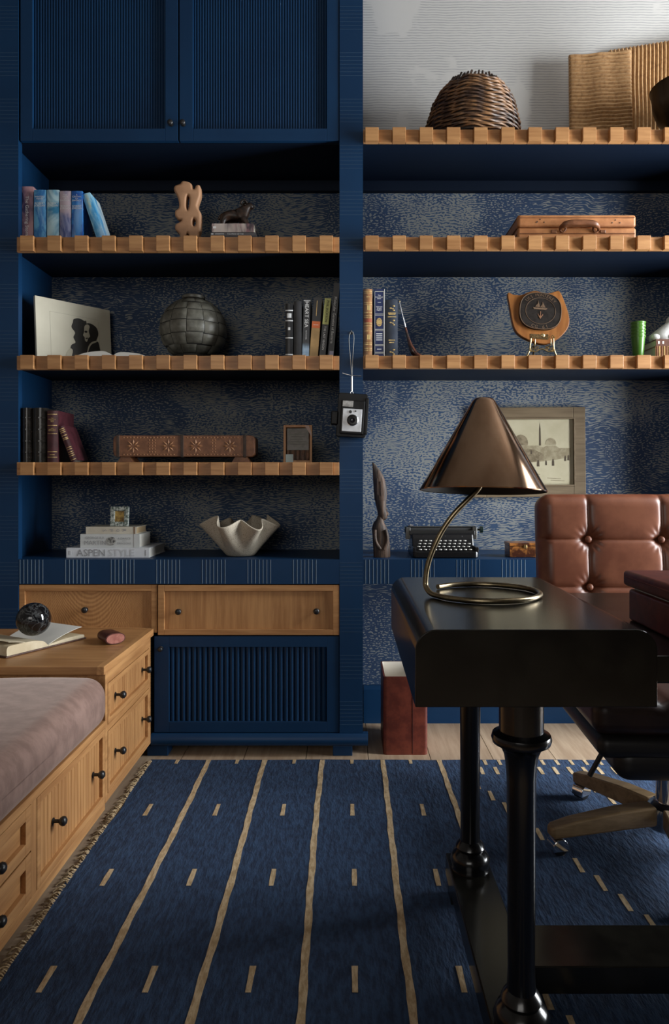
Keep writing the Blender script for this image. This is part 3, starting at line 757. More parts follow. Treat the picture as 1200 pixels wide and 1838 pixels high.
# five fantasy paperbacks and one leaning
def art(name, c0, c1, c2, s=26):
    m = mat(name, c0, 0.35); n = N(m); v = n.coords((1, 1, 0.45), rand=True)
    a = n.noise(v, s, 5, 0.65, 0.8); b = n.noise(v, s*0.4, 3, 0.5, 1.0)
    n.color(n.mix(n.step(b, 0.45, 0.62), n.mix(n.step(a, 0.42, 0.6), c0, c1), c2)); return m
spec = [(37, 60, 335, art('art_pink', (0.05, 0.035, 0.09), (0.30, 0.18, 0.24), (0.50, 0.28, 0.30)), 'thick paperback with pink and purple spine beside the bookcase side', None),
        (61, 83, 341, art('art_blue_a', (0.02, 0.13, 0.34), (0.10, 0.32, 0.52), (0.42, 0.58, 0.66)), 'bright blue fantasy paperback with large title, second from the left', "WINTER'S\nHEART"),
        (84.5, 106, 341, art('art_teal', (0.02, 0.16, 0.30), (0.12, 0.36, 0.46), (0.40, 0.56, 0.60)), 'teal blue fantasy paperback, third in the top-shelf row', None),
        (107.5, 127.5, 343, art('art_slate', (0.05, 0.07, 0.20), (0.20, 0.22, 0.36), (0.42, 0.34, 0.38)), 'slate and violet fantasy paperback, fourth in the top-shelf row', "THE\nPATH\nOF\nDAGGERS"),
        (128.5, 148, 343, art('art_blue_b', (0.01, 0.07, 0.32), (0.03, 0.20, 0.52), (0.20, 0.36, 0.60)), 'deep blue fantasy paperback, last upright one before the leaning paperback', "A\nCROWN\nOF\nSWORDS")]
GR = 'fantasy paperbacks on the top left shelf'
for k, (a, b, tp, m, lab, ti) in enumerate(spec):
    x, w, hh = up(a, b, tp, Z1)
    if k == 0: x, w, hh = up(a, b, tp, Z1, 2.6325)
    bo = book(lab, w-0.0006, hh, 0.105, (x, 2.6325 if k == 0 else 2.62, Z1), m, group=GR, rounded=0.002)
    if ti: spine_text(bo, ti, SILVER, 0.84 if k == 1 else 0.86, 0.19, 0.86)
    if k: spine_text(bo, 'ROBERT\nJORDAN', SILVER, 0.66 if k > 2 else 0.70, 0.11, 0.9)
    else: spine_text(bo, 'The Gathering Storm', WHITE, 0.45, 0.75, 0.62, vertical=True)
    clean(bo)
lb = W(187.5, 428, 2.62)
th = math.radians(-18.5)
bo = book('pale blue fantasy paperback leaning against the upright row', 0.030, 0.178, 0.105, (lb.x-0.030*math.cos(th), 2.625, Z1-0.030*math.sin(-th)+0.0097), art('art_sky', (0.05, 0.28, 0.55), (0.30, 0.55, 0.68), (0.62, 0.72, 0.74), 18), lean=th, group=GR, rounded=0.002)
bo.location = (lb.x-0.030*math.cos(th), 2.625, Z1+0.0002)
spine_text(bo, 'JORDAN', mat('gold_print', (0.6, 0.52, 0.3), 0.5), 0.83, 0.28, 0.55, vertical=True); clean(bo)

# small book stack under the animal figurine
YS = 2.638
def lying(label, px0, px1, zb, t, d, m, Y, group=None, pages=PAPER, rounded=0.0, yaw=0.0):
    a = (px0-CX)*Y/F; b = (px1-CX)*Y/F
    return book(label, t, b-a, d, (a, Y, zb), m, lying=True, group=group, pages=pages, rounded=rounded, yaw=yaw)
GRS = 'small books stacked under the animal figurine'
zz = Z1
for k, (p0, p1, t, c, lab) in enumerate(((377.5, 460, 0.0125, (0.045, 0.045, 0.055), 'thin grey paperback at the bottom of the small stack'),
                                         (377.5, 459, 0.0125, (0.06, 0.055, 0.06), 'thin grey paperback in the middle of the small stack'),
                                         (380, 455, 0.0315, (0.16, 0.09, 0.09), 'thicker mauve paperback on top of the small stack'))):
    m = cover('stack_cover', c, 0.4) if k < 2 else art('art_mauve', (0.06, 0.04, 0.05), (0.26, 0.13, 0.14), (0.55, 0.47, 0.42), 30)
    t_ = t+(0.0085 if k == 0 else 0)
    bo = lying(lab, p0, p1, zz, t_, 0.11, m, YS-0.003*k, GRS)
    if k < 2:
        spine_band(bo, SILVER, 0.04, 0.05, 0.35, 0.7, 'publisher_mark'); spine_band(bo, SILVER, 0.20, 0.2, 0.45, 0.6, 'author_line'); 
        spine_text(bo, ('THE CITY OF', 'THE PRICE OF THE')[k], SILVER, 0.55, 0.42, 0.36)
    else: spine_band(bo, WHITE, 0.06, 0.07, 0.42, 0.66, 'publisher_mark')
    clean(bo); zz += t_+0.0003
# animal figurine (goat standing over the books)
def skin_body(name, verts, edges, radii, m, parent, sub=2):
    me = bpy.data.meshes.new(name); me.from_pydata(verts, edges, []); o = bpy.data.objects.new(name, me); COL.objects.link(o); o.parent = parent
    md = o.modifiers.new('skin', 'SKIN'); md.use_smooth_shade = True; md.branch_smoothing = 0.4
    for v, r in zip(me.skin_vertices[0].data, radii):
        v.radius = r if isinstance(r, tuple) else (r, r)
    me.skin_vertices[0].data[0].use_root = True
    s = o.modifiers.new('sub', 'SUBSURF'); s.levels = sub; s.render_levels = sub
    me.materials.append(m)
    return o
an = thing('animal_figurine', 'dark carved wooden horned animal figurine standing on the small book stack', 'figurine', (W(420, 400, 2.70).x, 2.70, zz))
DW = mottled('dark_carved_wood', (0.012, 0.007, 0.005), (0.045, 0.022, 0.013), 60, 0.45, bump=0.3)
V = [(-0.022,0,0.052), (0.012,0,0.056), (0.034,0,0.062), (0.046,0,0.080), (0.054,0,0.090), (0.068,0,0.080),
     (-0.034,-0.012,0.040), (-0.037,-0.014,0.018), (-0.036,-0.014,0.002), (-0.030,0.014,0.036), (-0.028,0.015,0.016), (-0.026,0.015,0.002),
     (0.034,-0.012,0.036), (0.044,-0.014,0.018), (0.055,-0.015,0.003), (0.024,0.013,0.034), (0.022,0.014,0.016), (0.020,0.014,0.002),
     (-0.044,0,0.052), (-0.054,0,0.036)]
E = [(0,1),(1,2),(2,3),(3,4),(4,5),(0,6),(6,7),(7,8),(0,9),(9,10),(10,11),(2,12),(12,13),(13,14),(2,15),(15,16),(16,17),(0,18),(18,19)]
Rr = [(0.029,0.026),(0.030,0.027),(0.027,0.024),0.019,0.016,0.009,0.015,0.009,0.008,0.015,0.009,0.008,0.015,0.009,0.008,0.014,0.009,0.008,0.008,0.005]
V = [(x*1.12, y*1.3, z*1.04) for (x, y, z) in V]
skin_body('body', V, E, Rr, DW, an)
for s in (-1, 1):
    hp = smoothline([(0.050, 0.006*s, 0.099), (0.042, 0.013*s, 0.107), (0.032, 0.017*s, 0.103), (0.029, 0.019*s, 0.092), (0.036, 0.021*s, 0.085)], 4)
    part('horn', G().tube(hp, [0.0055-0.0035*i/(len(hp)-1) for i in range(len(hp))], 8), DW, an, smooth=60)
    part('ear', G().sphere((0.044, 0.015*s, 0.089), (0.004, 0.008, 0.003), 10, 6), DW, an, smooth=60)

# clay sculpture
def outline_mesh(name, loops, scale, origin, ext, bev, mat_, parent, M, res=10):
    c = bpy.data.curves.new(name, 'CURVE'); c.dimensions = '2D'; c.fill_mode = 'BOTH'; c.extrude = ext; c.bevel_depth = bev; c.bevel_resolution = 4; c.offset = -0.85*bev; c.resolution_u = res
    for lp in loops:
        pts = smoothline([(p[0], p[1], 0) for p in lp], 5, True)
        s = c.splines.new('POLY'); s.points.add(len(pts)-1); s.use_cyclic_u = True
        for q, p in zip(s.points, pts): q.co = ((p.x-origin[0])*scale, -(p.y-origin[1])*scale, 0, 1)
    o = bpy.data.objects.new(name, c); COL.objects.link(o)
    me = bpy.data.meshes.new_from_object(o); bpy.data.objects.remove(o); bpy.data.curves.remove(c)
    me.transform(M); me.name = name; me.materials.clear(); me.materials.append(mat_)
    bm = bmesh.new(); bm.from_mesh(me); bmesh.ops.remove_doubles(bm, verts=bm.verts, dist=1e-5); bmesh.ops.recalc_face_normals(bm, faces=bm.faces); bm.to_mesh(me); bm.free()
    me.polygons.foreach_set('use_smooth', [True]*len(me.polygons)); me.set_sharp_from_angle(angle=math.radians(60))
    o = bpy.data.objects.new(name, me); COL.objects.link(o); o.parent = parent
    return o
YC = 2.70; s6 = YC/F/6
cs = thing('clay_sculpture', 'tan clay abstract sculpture with rounded knobs and holes on the top shelf', 'sculpture', (W(338, 428, YC).x, YC, Z1))
outer = [(205,690),(208,590),(162,540),(166,490),(215,462),(228,440),(190,432),(160,400),(162,350),(195,325),(202,280),(185,210),(148,140),(158,98),(212,78),(240,50),(300,60),(333,85),(346,128),(368,126),(386,92),(420,100),(425,190),(402,260),(394,310),(425,370),(430,440),(425,540),(412,590),(410,690),(330,700),(310,690),(312,610),(290,570),(272,610),(262,690)]
h1 = [(292,190),(312,215),(308,290),(292,345),(274,310),(276,225)]
h2 = [(360,425),(380,450),(378,490),(360,508),(342,490),(342,445)]
cz = H+(CY-320)*YC/F-Z1      # height of zoom row 0 above the shelf
M = Matrix.Translation((0, 0, cz)) @ Matrix.Rotation(PI/2, 4, 'X')
inset = lambda lp, k: lp
CLAY = mottled('tan_clay', (0.42, 0.22, 0.115), (0.52, 0.285, 0.155), 9, 0.6)
so_ = outline_mesh('body', [outer, h1, h2], s6, (290, 0), 0.012, 0.0085, CLAY, cs, M)
bb = [v.co for v in so_.data.vertices]
dz = min(p.z for p in bb); kz = max(p.z for p in bb)
for v in so_.data.vertices: v.co.z = (v.co.z-dz)*kz/(kz-dz)

# ------------------------------------------------------------------ second shelf, left bay
pc = W(68, 640, 2.68)
pr = thing('portrait_print', 'cream portrait print on board leaning in the shelf corner', 'print', (-1.165, 2.672, Z2+0.0013), (math.radians(-4), 0, math.radians(50)))
PCREAM = mottled('cream_board', (0.50, 0.46, 0.35), (0.58, 0.54, 0.42), 3, 0.6)
PWd, PHt = 0.315, 0.245
part('board', G().box(0, PWd, 0, 0.012, 0, PHt), PCREAM, pr, bev=0.0008)
for (a, b, c_, d_) in ((0.056, 0.0568, 0.0, 0.195), (0.2615, 0.2623, 0.0, 0.187), (0.056, 0.262, 0.1945, 0.1951)):
    part('printed_line', G().box(a, b, -0.0004, 0.0002, c_, d_), mat('grey_line', (0.30, 0.28, 0.22), 0.7), pr)
def flat_shape(name, pts, m, parent, y, sc, k=4):
    pts = smoothline([(p[0]*sc[0], y, p[1]*sc[1]) for p in pts], k, True)
    n = len(pts); g = G(); g.add(pts, [tuple(range(n))]); g.add([(p.x, p.y+0.0004, p.z) for p in pts], [])
    g.f += [(i, (i+1) % n, n+(i+1) % n, n+i) for i in range(n)]
    return part(name, g, m, parent)
DINK = mat('sepia_ink', (0.020, 0.017, 0.013), 0.7); LINK = mat('face_highlight', (0.44, 0.40, 0.30), 0.7)
S = (PWd, PHt)
flat_shape('back_figure', [(0.36,0.02),(0.42,0.16),(0.44,0.30),(0.50,0.36),(0.475,0.44),(0.50,0.52),(0.455,0.60),(0.475,0.68),(0.49,0.74),(0.56,0.765),(0.63,0.74),(0.66,0.72),(0.66,0.4),(0.60,0.02)], DINK, pr, -0.0006, S)
flat_shape('front_figure', [(0.50,0.02),(0.60,0.20),(0.63,0.32),(0.64,0.42),(0.62,0.50),(0.62,0.60),(0.66,0.70),(0.73,0.71),(0.80,0.655),(0.82,0.56),(0.80,0.48),(0.79,0.44),(0.825,0.38),(0.83,0.02)], DINK, pr, -0.0010, S)
flat_shape('face', [(0.625,0.47),(0.606,0.50),(0.622,0.56),(0.63,0.65),(0.67,0.69),(0.70,0.66),(0.685,0.58),(0.70,0.50),(0.675,0.46),(0.655,0.40),(0.63,0.42)], LINK, pr, -0.0014, S)
flat_shape('eye_shadow', [(0.625,0.565),(0.64,0.58),(0.665,0.575),(0.66,0.55),(0.635,0.545)], DINK, pr, -0.0018, S, 3)
flat_shape('mouth_line', [(0.635,0.455),(0.66,0.47),(0.675,0.465),(0.655,0.445)], DINK, pr, -0.0018, S, 3)
flat_shape('collar', [(0.675,0.33),(0.715,0.40),(0.78,0.44),(0.79,0.42),(0.72,0.37),(0.675,0.27),(0.63,0.06),(0.615,0.05),(0.655,0.24)], LINK, pr, -0.0014, S, 3)
flat_shape('hand', [(0.36,0.05),(0.38,0.18),(0.43,0.25),(0.46,0.22),(0.44,0.12),(0.40,0.03)], LINK, pr, -0.0010, S, 3)

ob = thing('open_book', 'small open book with white pages lying on the shelf before the portrait', 'book', (W(201, 640, 2.66).x, 2.655, Z2))
part('cover', G().box(-0.145, 0.145, 0.0, 0.15, 0.0, 0.004), mat('brown_cloth', (0.09, 0.045, 0.025), 0.6), ob, bev=0.001)
for s, w, hh in ((-1, 0.138, 0.030), (1, 0.130, 0.026)):
    top = [(s*w, 0.0045), (s*w*1.0, 0.010), (s*w*0.75, 0.5*hh+0.008), (s*w*0.4, hh), (s*w*0.18, hh*0.96), (s*w*0.05, hh*0.6), (0.0, 0.008), (0.0, 0.0045)]
    pts = [(p.x, p.y) for p in smoothline([(q[0], q[1], 0) for q in top], 4)]
    part('pages', G().prism(pts, 'y', 0.004, 0.146), PAPERW, ob, smooth=40)
part('upright_leaf', G().xf(Matrix()).prism([(0.008, 0.03), (0.008, 0.036), (0.085, 0.018), (0.085, 0.012)], 'y', 0.10, 0.14), bpy.data.materials['brown_cloth'], ob)

# patchwork globe pot
gp = thing('globe_vase', 'grey globe vase of stitched square patches on the middle left shelf', 'vase', (W(347, 600, 2.80).x, 2.80, Z2))
GR_ = mottled('grey_patch', (0.085, 0.082, 0.066), (0.20, 0.195, 0.16), 26, 0.42, bump=0.2, detail=6, lo=0.3, hi=0.72)
rg = 0.132; zc = 0.138
prof = [(0.062, 0.0), (0.07, 0.004)] + [((rg-0.004)*math.cos(t), zc+(rg-0.004)*0.96*math.sin(t)) for t in [math.radians(a) for a in range(-56, 69, 8)]] + [(0.040, zc+0.121), (0.043, zc+0.132), (0.036, zc+0.132), (0.034, zc+0.11)]
part('body', G().lathe(prof, 40), mat('dark_seam_clay', (0.012, 0.011, 0.009), 0.7), gp, smooth=40)
part('neck', G().lathe([(0.040, zc+0.119), (0.045, zc+0.122), (0.046, zc+0.131), (0.042, zc+0.1345), (0.037, zc+0.132), (0.036, zc+0.12)], 32), GR_, gp, smooth=40)
rows = [-56, -36, -15, 7, 29, 49, 66]
for r in range(6):
    off = 0.25*(r % 2)+0.1*r*0
    cnt = 12 if r not in (0, 5) else 10
    for k in range(cnt):
        a0, a1 = 2*PI*(k+0.015+0.04*math.sin(r*2+k))/cnt, 2*PI*(k+0.985+0.04*math.sin(r*2+k+1))/cnt
        t0, t1 = math.radians(rows[r]+0.7+1.2*math.sin(k*2.1+r)), math.radians(rows[r+1]-0.7+1.2*math.sin(k*2.1+r+1))
        def sp_(u, v):
            a = a0+(a1-a0)*u; t = t0+(t1-t0)*v
            e = min(u, 1-u, v, 1-v); rad = rg-0.0035+0.0032*min(1, e*9)
            return (rad*math.cos(t)*math.cos(a), rad*math.cos(t)*math.sin(a), zc+rad*0.96*math.sin(t))
        part('patch', G().grid(sp_, 6, 6), GR_, gp, smooth=60)

# six books at the right end of the middle left shelf
GB = 'books at the right end of the middle left shelf'
CH = cover('charcoal_cloth', (0.018, 0.018, 0.02)); BLKB = cover('black_cloth', (0.009, 0.009, 0.010), 0.4)
x, w, hh = up(512, 525.5, 545, Z2); b = book('black book with silver bands, leftmost of the six leaning books', w, hh, 0.15, (x, 2.62, Z2), BLKB, group=GB, rounded=0.003)
for h_ in (0.87, 0.68, 0.36, 0.05): spine_band(b, SILVER, h_, 0.022)
spine_band(b, SILVER, 0.775, 0.085, 0.2, 0.8, 'title_block'); spine_band(b, SILVER, 0.53, 0.05, 0.35, 0.65, 'emblem'); clean(b)
x, w, hh = up(527, 541, 541, Z2); b = book('plain charcoal book without lettering beside the silver-banded one', w, hh, 0.15, (x, 2.62, Z2), CH, group=GB, rounded=0.003); clean(b)
def leaned(label, pb0, pb1, pt0, ptop, m, Y=2.62, d=0.15, **kw):     # bottom-left, bottom-right, top-left pixel of the spine
    A = W(pb0, 0, Y).x; w = W(pb1, 0, Y).x-A; T = W(pt0, ptop, Y); dx = T.x-A; dz_ = T.z-Z2
    ang = math.atan2(dx, dz_); L = math.hypot(dx, dz_); t = w*math.cos(ang)
    bz = book(label, t, L, d, (A, Y, Z2), m, lean=ang, group=GB, **kw)
    bz.location.z += max(0.0, t*math.sin(ang))+0.0003
    return bz
sea = mat('sea_cover', (0.012, 0.014, 0.018), 0.35); n_ = N(sea); v_ = n_.coords((1,1,1)); se = n_.node('ShaderNodeSeparateXYZ'); n_.link(v_, se.inputs[0])
n_.color(n_.mix(n_.step(n_.math('MULTIPLY_ADD', n_.noise(v_, 60, 4), 0.02, se.outputs['Z']), 0.038, 0.066), n_.mix(n_.noise(v_, 90, 4), (0.05, 0.20, 0.42), (0.55, 0.68, 0.75)), (0.012, 0.014, 0.018)))
b = leaned('dark book with blue waves at the foot of its spine', 542, 554, 545, 537, sea); spine_text(b, 'HEART SEA', WHITE, 0.73, 0.44, 0.6, vertical=True); spine_band(b, SILVER, 0.97, 0.012); spine_text(b, 'NATHANIEL', SILVER, 0.38, 0.16, 0.3, vertical=True); clean(b)
TAN = cover('tan_cover', (0.36, 0.22, 0.085)); b = leaned('book with black, orange and tan bands on its spine', 555, 570, 563, 535, TAN)
spine_band(b, BLKB, 0.80, 0.40, 0.0, 1.0, 'black_band', 0.0010); spine_band(b, mat('orange_band', (0.62, 0.14, 0.04), 0.5), 0.545, 0.11, 0.0, 1.0, 'orange_band', 0.0010); spine_band(b, WHITE, 0.54, 0.006, 0.2, 0.8, 'title_line', 0.0014); spine_band(b, BRASS, 0.82, 0.26, 0.42, 0.46, 'title_line', 0.0014); clean(b)
b = leaned('dark book with a yellow-green block at the top of its spine', 572.5, 583.5, 583, 535, BLKB)
spine_band(b, mat('lime_block', (0.52, 0.54, 0.18), 0.5), 0.77, 0.44, 0.0, 1.0, 'colour_block', 0.0010); spine_text(b, 'PHIL JACKSON', INK, 0.77, 0.40, 0.5, vertical=True).location.y = -0.0008; spine_text(b, 'THE LAST SEASON', WHITE, 0.32, 0.40, 0.45, vertical=True); clean(b)
b = leaned('tall black book leaning on the pillar, rightmost of the six', 587.5, 598.0, 599.2, 508, BLKB, Y=2.636, d=0.19)
spine_text(b, 'Molecular Genetics of Bacteria', WHITE, 0.50, 0.62, 0.48, vertical=True); spine_band(b, mat('lilac_sticker', (0.55, 0.52, 0.68), 0.6), 0.055, 0.07, 0.25, 0.95, 'shelf_sticker', 0.0010); clean(b)

# ------------------------------------------------------------------ third shelf, left bay
GL = 'dark leather books on the lowest left shelf'
BLE = mottled('black_leather_binding', (0.008, 0.007, 0.006), (0.020, 0.017, 0.014), 40, 0.22, bump=0.1)
for k, (a, c_, tp, lab) in enumerate(((37.5, 56, 732, 'black leather book with raised bands at the shelf end'), (57.5, 82, 732, 'wider black leather book with raised bands beside the maroon ones'))):
    x, w, hh = up(a, c_, tp, Z3, 2.615); b = book(lab, w, hh, 0.15, (x, 2.622, Z3), BLE, group=GL, rounded=0.011)
    for h_ in (0.82, 0.605, 0.39, 0.185): spine_band(b, BLE, h_, 0.022, 0.02, 0.98, 'raised_band', 0.0022)
    clean(b)
MAR = mottled('maroon_leather', (0.045, 0.010, 0.014), (0.075, 0.018, 0.024), 40, 0.4)
x, w, hh = up(84.5, 104, 737, Z3, 2.615)
b = book('maroon book with gilt title upright on the lowest left shelf', w, hh, 0.15, (x, 2.617, Z3), MAR, group=GL, rounded=0.004)
for h_ in (0.93, 0.715, 0.555, 0.205, 0.10): spine_band(b, GOLD, h_, 0.008, 0.04, 0.92)
spine_text(b, 'THE\nANALYTICAL\nGREEK\nBIBLE', GOLD, 0.82, 0.14, 0.72); spine_text(b, 'OLD\nAND NEW\nTESTAMENT', GOLD, 0.635, 0.09, 0.72); spine_band(b, GOLD, 0.145, 0.012, 0.25, 0.7, 'title_line'); clean(b)
A = W(138.5, 830, 2.615).x; th = math.radians(-21)
b = book('small maroon book leaning against the upright maroon one', 0.024, 0.137, 0.115, (A-0.024*math.cos(th), 2.617, Z3+0.0002), MAR, lean=th, group=GL, rounded=0.003)
for h_ in (0.93, 0.88, 0.83, 0.74, 0.67, 0.63, 0.40, 0.345, 0.27, 0.215, 0.16, 0.05): spine_band(b, GOLD, h_, 0.016 if h_ > 0.6 else 0.012, 0.1, 0.9, 'title_line')
clean(b)

# carved wooden mould with iron straps
YM = 2.66; cm = thing('carved_wooden_box', 'long carved brown wooden box with star rosettes and iron straps', 'box', (W(330, 828, YM).x, YM, Z3))
WB = mottled('carved_brown_wood', (0.15, 0.055, 0.022), (0.26, 0.105, 0.045), 30, 0.5, bump=0.3, detail=6)
x0, x1 = W(203, 0, YM).x-cm.location.x, W(456.5, 0, YM).x-cm.location.x
zb, zt = 0.022, W(0, 781.5, YM).z-Z3
part('body', G().prism(rr(x1-x0, zt-zb, 0.016, 5, x0, zb, (1,1,1,1)), 'y', 0, 0.11), WB, cm, smooth=40, bev=0.002)
for a, c_ in ((x0+0.025, x0+0.062), (x1-0.075, x1-0.028)):
    part('foot', G().prism([(a-0.012, 0), (c_+0.012, 0), (c_-0.004, zb+0.004), (a+0.004, zb+0.004)], 'y', 0.006, 0.10), WB, cm)
for px in (211.5, 326.5, 439):
    xm = W(px, 0, YM).x-cm.location.x
    part('iron_strap', G().box(xm-0.0055, xm+0.0055, -0.003, 0.113, zb-0.002, zt+0.002), mottled('rusty_iron', (0.03, 0.018, 0.012), (0.06, 0.035, 0.024), 40, 0.6), cm, bev=0.001)
LITE = mottled('worn_carving', (0.30, 0.135, 0.06), (0.42, 0.21, 0.10), 40, 0.5)
zc_ = (zb+zt)/2
for px in (239, 302, 351, 412):
    xm = W(px, 0, YM).x-cm.location.x
    g = G()
    for k in range(8):
        a = PI*k/4+PI/8*0; L = 0.030
        ca, sa = math.cos(a), math.sin(a)
        v = [(0.004, 0), (0.5*L, 0.0048), (L, 0), (0.5*L, -0.0048)]
        q = [(xm+p*ca-r_*sa, 0.0005, zc_+(p*sa+r_*ca)*0.93) for (p, r_) in v]
        mid = (xm+0.5*L*ca, -0.0035, zc_+0.5*L*sa*0.93)
        g.add(q+[mid], [(0,1,4),(1,2,4),(2,3,4),(3,0,4)])
    part('rosette', g, LITE, cm)
g = G()
for px in range(222, 436, 6):
    if abs(px-326) < 9: continue
    xm = W(px, 0, YM).x-cm.location.x
    for z_ in (zb+0.008, zt-0.008): g.add([(xm-0.005, 0.0005, z_), (xm, 0.0005, z_+0.004), (xm+0.005, 0.0005, z_), (xm, 0.0005, z_-0.004), (xm, -0.0025, z_)], [(0,1,4),(1,2,4),(2,3,4),(3,0,4)])
for px in (268, 273, 278, 381, 386):
    xm = W(px, 0, YM).x-cm.location.x
    for j in range(5):
        z_ = zc_+(j-2)*0.011; g.add([(xm-0.004, 0.0005, z_), (xm, 0.0005, z_+0.004), (xm+0.004, 0.0005, z_), (xm, 0.0005, z_-0.004), (xm, -0.0022, z_)], [(0,1,4),(1,2,4),(2,3,4),(3,0,4)])
part('carved_border', g, LITE, cm, kind='stuff')

# small cigar display frame
YK = 2.665; cf = thing('display_case', 'small wooden display case with cigars and a grey paper behind glass', 'case', (W(534, 828, YK).x, YK, Z3), (math.radians(-3), 0, 0))
w_ = W(560, 0, YK).x-W(508.5, 0, YK).x; h_ = W(0, 762.5, YK).z-Z3
OAKC = wood('honey_wood', (0.38, 0.16, 0.05), (0.52, 0.25, 0.085), 'z')
part('frame', frame_geo(-w_/2, w_/2, 0, h_, 0.009, 0.009, 0.009, 0.009, 0, 0.028), OAKC, cf, bev=0.001)
part('back', G().box(-w_/2+0.008, w_/2-0.008, 0.022, 0.027, 0.008, h_-0.008), mat('case_back', (0.12, 0.055, 0.025), 0.7), cf)
for k in range(5):
    xx = -w_/2+0.0175+k*(w_-0.035)/4
    part('cigar', G().lathe([(0.004, 0.010), (0.0072, 0.016), (0.0072, h_-0.03), (0.003, h_-0.02)], 12, (xx, 0.013, 0)), mottled('cigar_leaf', (0.12, 0.05, 0.022), (0.20, 0.09, 0.04), 60, 0.7), cf, smooth=50)
part('paper', G().box(-w_/2+0.014, w_/2-0.013, 0.0035, 0.0045, 0.048, h_-0.013), mottled('grey_card', (0.20, 0.185, 0.165), (0.26, 0.245, 0.22), 60, 0.7), cf)
for k in range(5): part('printed_line', G().box(-0.030+0.004*(k % 2), 0.032-0.006*(k % 3), 0.0031, 0.0036, h_-0.035-k*0.0095, h_-0.0335-k*0.0095), mat('faded_ink', (0.10, 0.09, 0.08), 0.7), cf)
part('stamp', G().box(-w_/2+0.009, -w_/2+0.037, -0.0008, 0.0002, 0.002, 0.032), mat('mint_sticker', (0.50, 0.58, 0.55), 0.6), cf)
part('corner_ribbon', G().prism([(w_/2-0.028, h_-0.002), (w_/2-0.012, h_-0.002), (w_/2-0.002, h_-0.030), (w_/2-0.002, h_-0.045)], 'y', -0.0008, 0.0002), mat('ribbon', (0.50, 0.36, 0.30), 0.6), cf)
gm = mat('clear_glass', (1, 1, 1), 0.0, Transmission_Weight=1.0, IOR=1.06)
part('glass', G().box(-w_/2+0.009, w_/2-0.009, 0.0012, 0.0022, 0.009, h_-0.009), gm, cf)

# ------------------------------------------------------------------ counter, left bay
GS = 'books stacked flat on the left counter'
WHC = mat('white_cover', (0.72, 0.74, 0.77), 0.35); PGW = mat('pale_pages', (0.70, 0.67, 0.60), 0.7)
b = lying('large white hardcover at the bottom of the counter stack', 119, 268, ZC, 0.036, 0.23, WHC, 2.655, GS, PAPERW)
GYT = mat('grey_print', (0.30, 0.30, 0.31), 0.6); PLG = mat('pale_grey_print', (0.56, 0.57, 0.59), 0.6)
spine_text(b, 'ASPEN', GYT, 0.295, 0.72, 0.37); spine_text(b, 'STYLE', PLG, 0.665, 0.72, 0.36); spine_band(b, PLG, 0.045, 0.022, 0.3, 0.7, 'publisher_mark'); spine_band(b, GYT, 0.955, 0.008, 0.2, 0.8, 'title_line'); clean(b)
b = lying('grey-white thick novel in the middle of the counter stack', 144, 250.5, ZC+0.0363, 0.0505, 0.155, mottled('pale_jacket', (0.52, 0.54, 0.54), (0.60, 0.62, 0.61), 8, 0.4), 2.662, GS, PGW)
spine_text(b, 'GEORGE R.R.', GYT, 0.25, 0.24, 0.33, x=0.73); spine_text(b, 'MARTIN', GYT, 0.25, 0.36, 0.36, x=0.37)
spine_text(b, 'A DANCE', GYT, 0.74, 0.22, 0.22, x=0.68); spine_text(b, 'WITH', GYT, 0.74, 0.10, 0.07, x=0.5); spine_text(b, 'DRAGONS', GYT, 0.74, 0.22, 0.23, x=0.32)
part('medallion', G().lathe([(0.0155, 0), (0.0155, 0.001), (0.012, 0.002)], 24, axis='y').xf(Matrix.Translation((0.53*b['L'], -0.0022, 0.025))), mottled('medal_print', (0.05, 0.05, 0.05), (0.45, 0.45, 0.42), 120, 0.5), b); spine_band(b, GYT, 0.905, 0.004, 0.0, 1.0, 'jacket_line'); clean(b)
b = lying('cream paperback on top of the counter stack', 154, 245, ZC+0.0871, 0.0265, 0.135, mottled('cream_jacket', (0.52, 0.47, 0.38), (0.62, 0.58, 0.48), 12, 0.5), 2.668, GS, mat('buff_pages', (0.52, 0.38, 0.22), 0.7))
for q_, s_ in enumerate('SPQR'): lettering(s_, GYT, b, ((0.37+0.13*q_)*b['L'], -0.0005, 0.0135), (0,0,-1), (1,0,0), 0.011, 0.014, 'spine_text')
spine_band(b, mat('brown_edge', (0.16, 0.08, 0.04), 0.6), 0.955, 0.02, 0.0, 1.0, 'worn_band'); clean(b)
pf = thing('picture_frame', 'tiny mottled green picture frame with golden picture on the book stack', 'frame', (W(213, 945, 2.70).x, 2.70, ZC+0.1139), (math.radians(-6), 0, math.radians(-4)))
fw_, fh_ = 0.072, 0.076
part('frame', frame_geo(-fw_/2, fw_/2, 0, fh_, 0.018, 0.018, 0.018, 0.018, 0, 0.012), mottled('mottled_glass', (0.12, 0.17, 0.15), (0.62, 0.66, 0.62), 130, 0.2, lo=0.4, hi=0.6), pf, bev=0.003)
part('picture', G().box(-fw_/2+0.017, fw_/2-0.017, 0.004, 0.010, 0.017, fh_-0.017), mottled('golden_picture', (0.18, 0.09, 0.02), (0.60, 0.40, 0.10), 60, 0.5), pf)
part('easel_back', G().prism([(0.012, 0.0), (0.012, 0.05), (0.036, 0.004), (0.036, 0.0)], 'x', -0.012, 0.012), BLACK, pf)

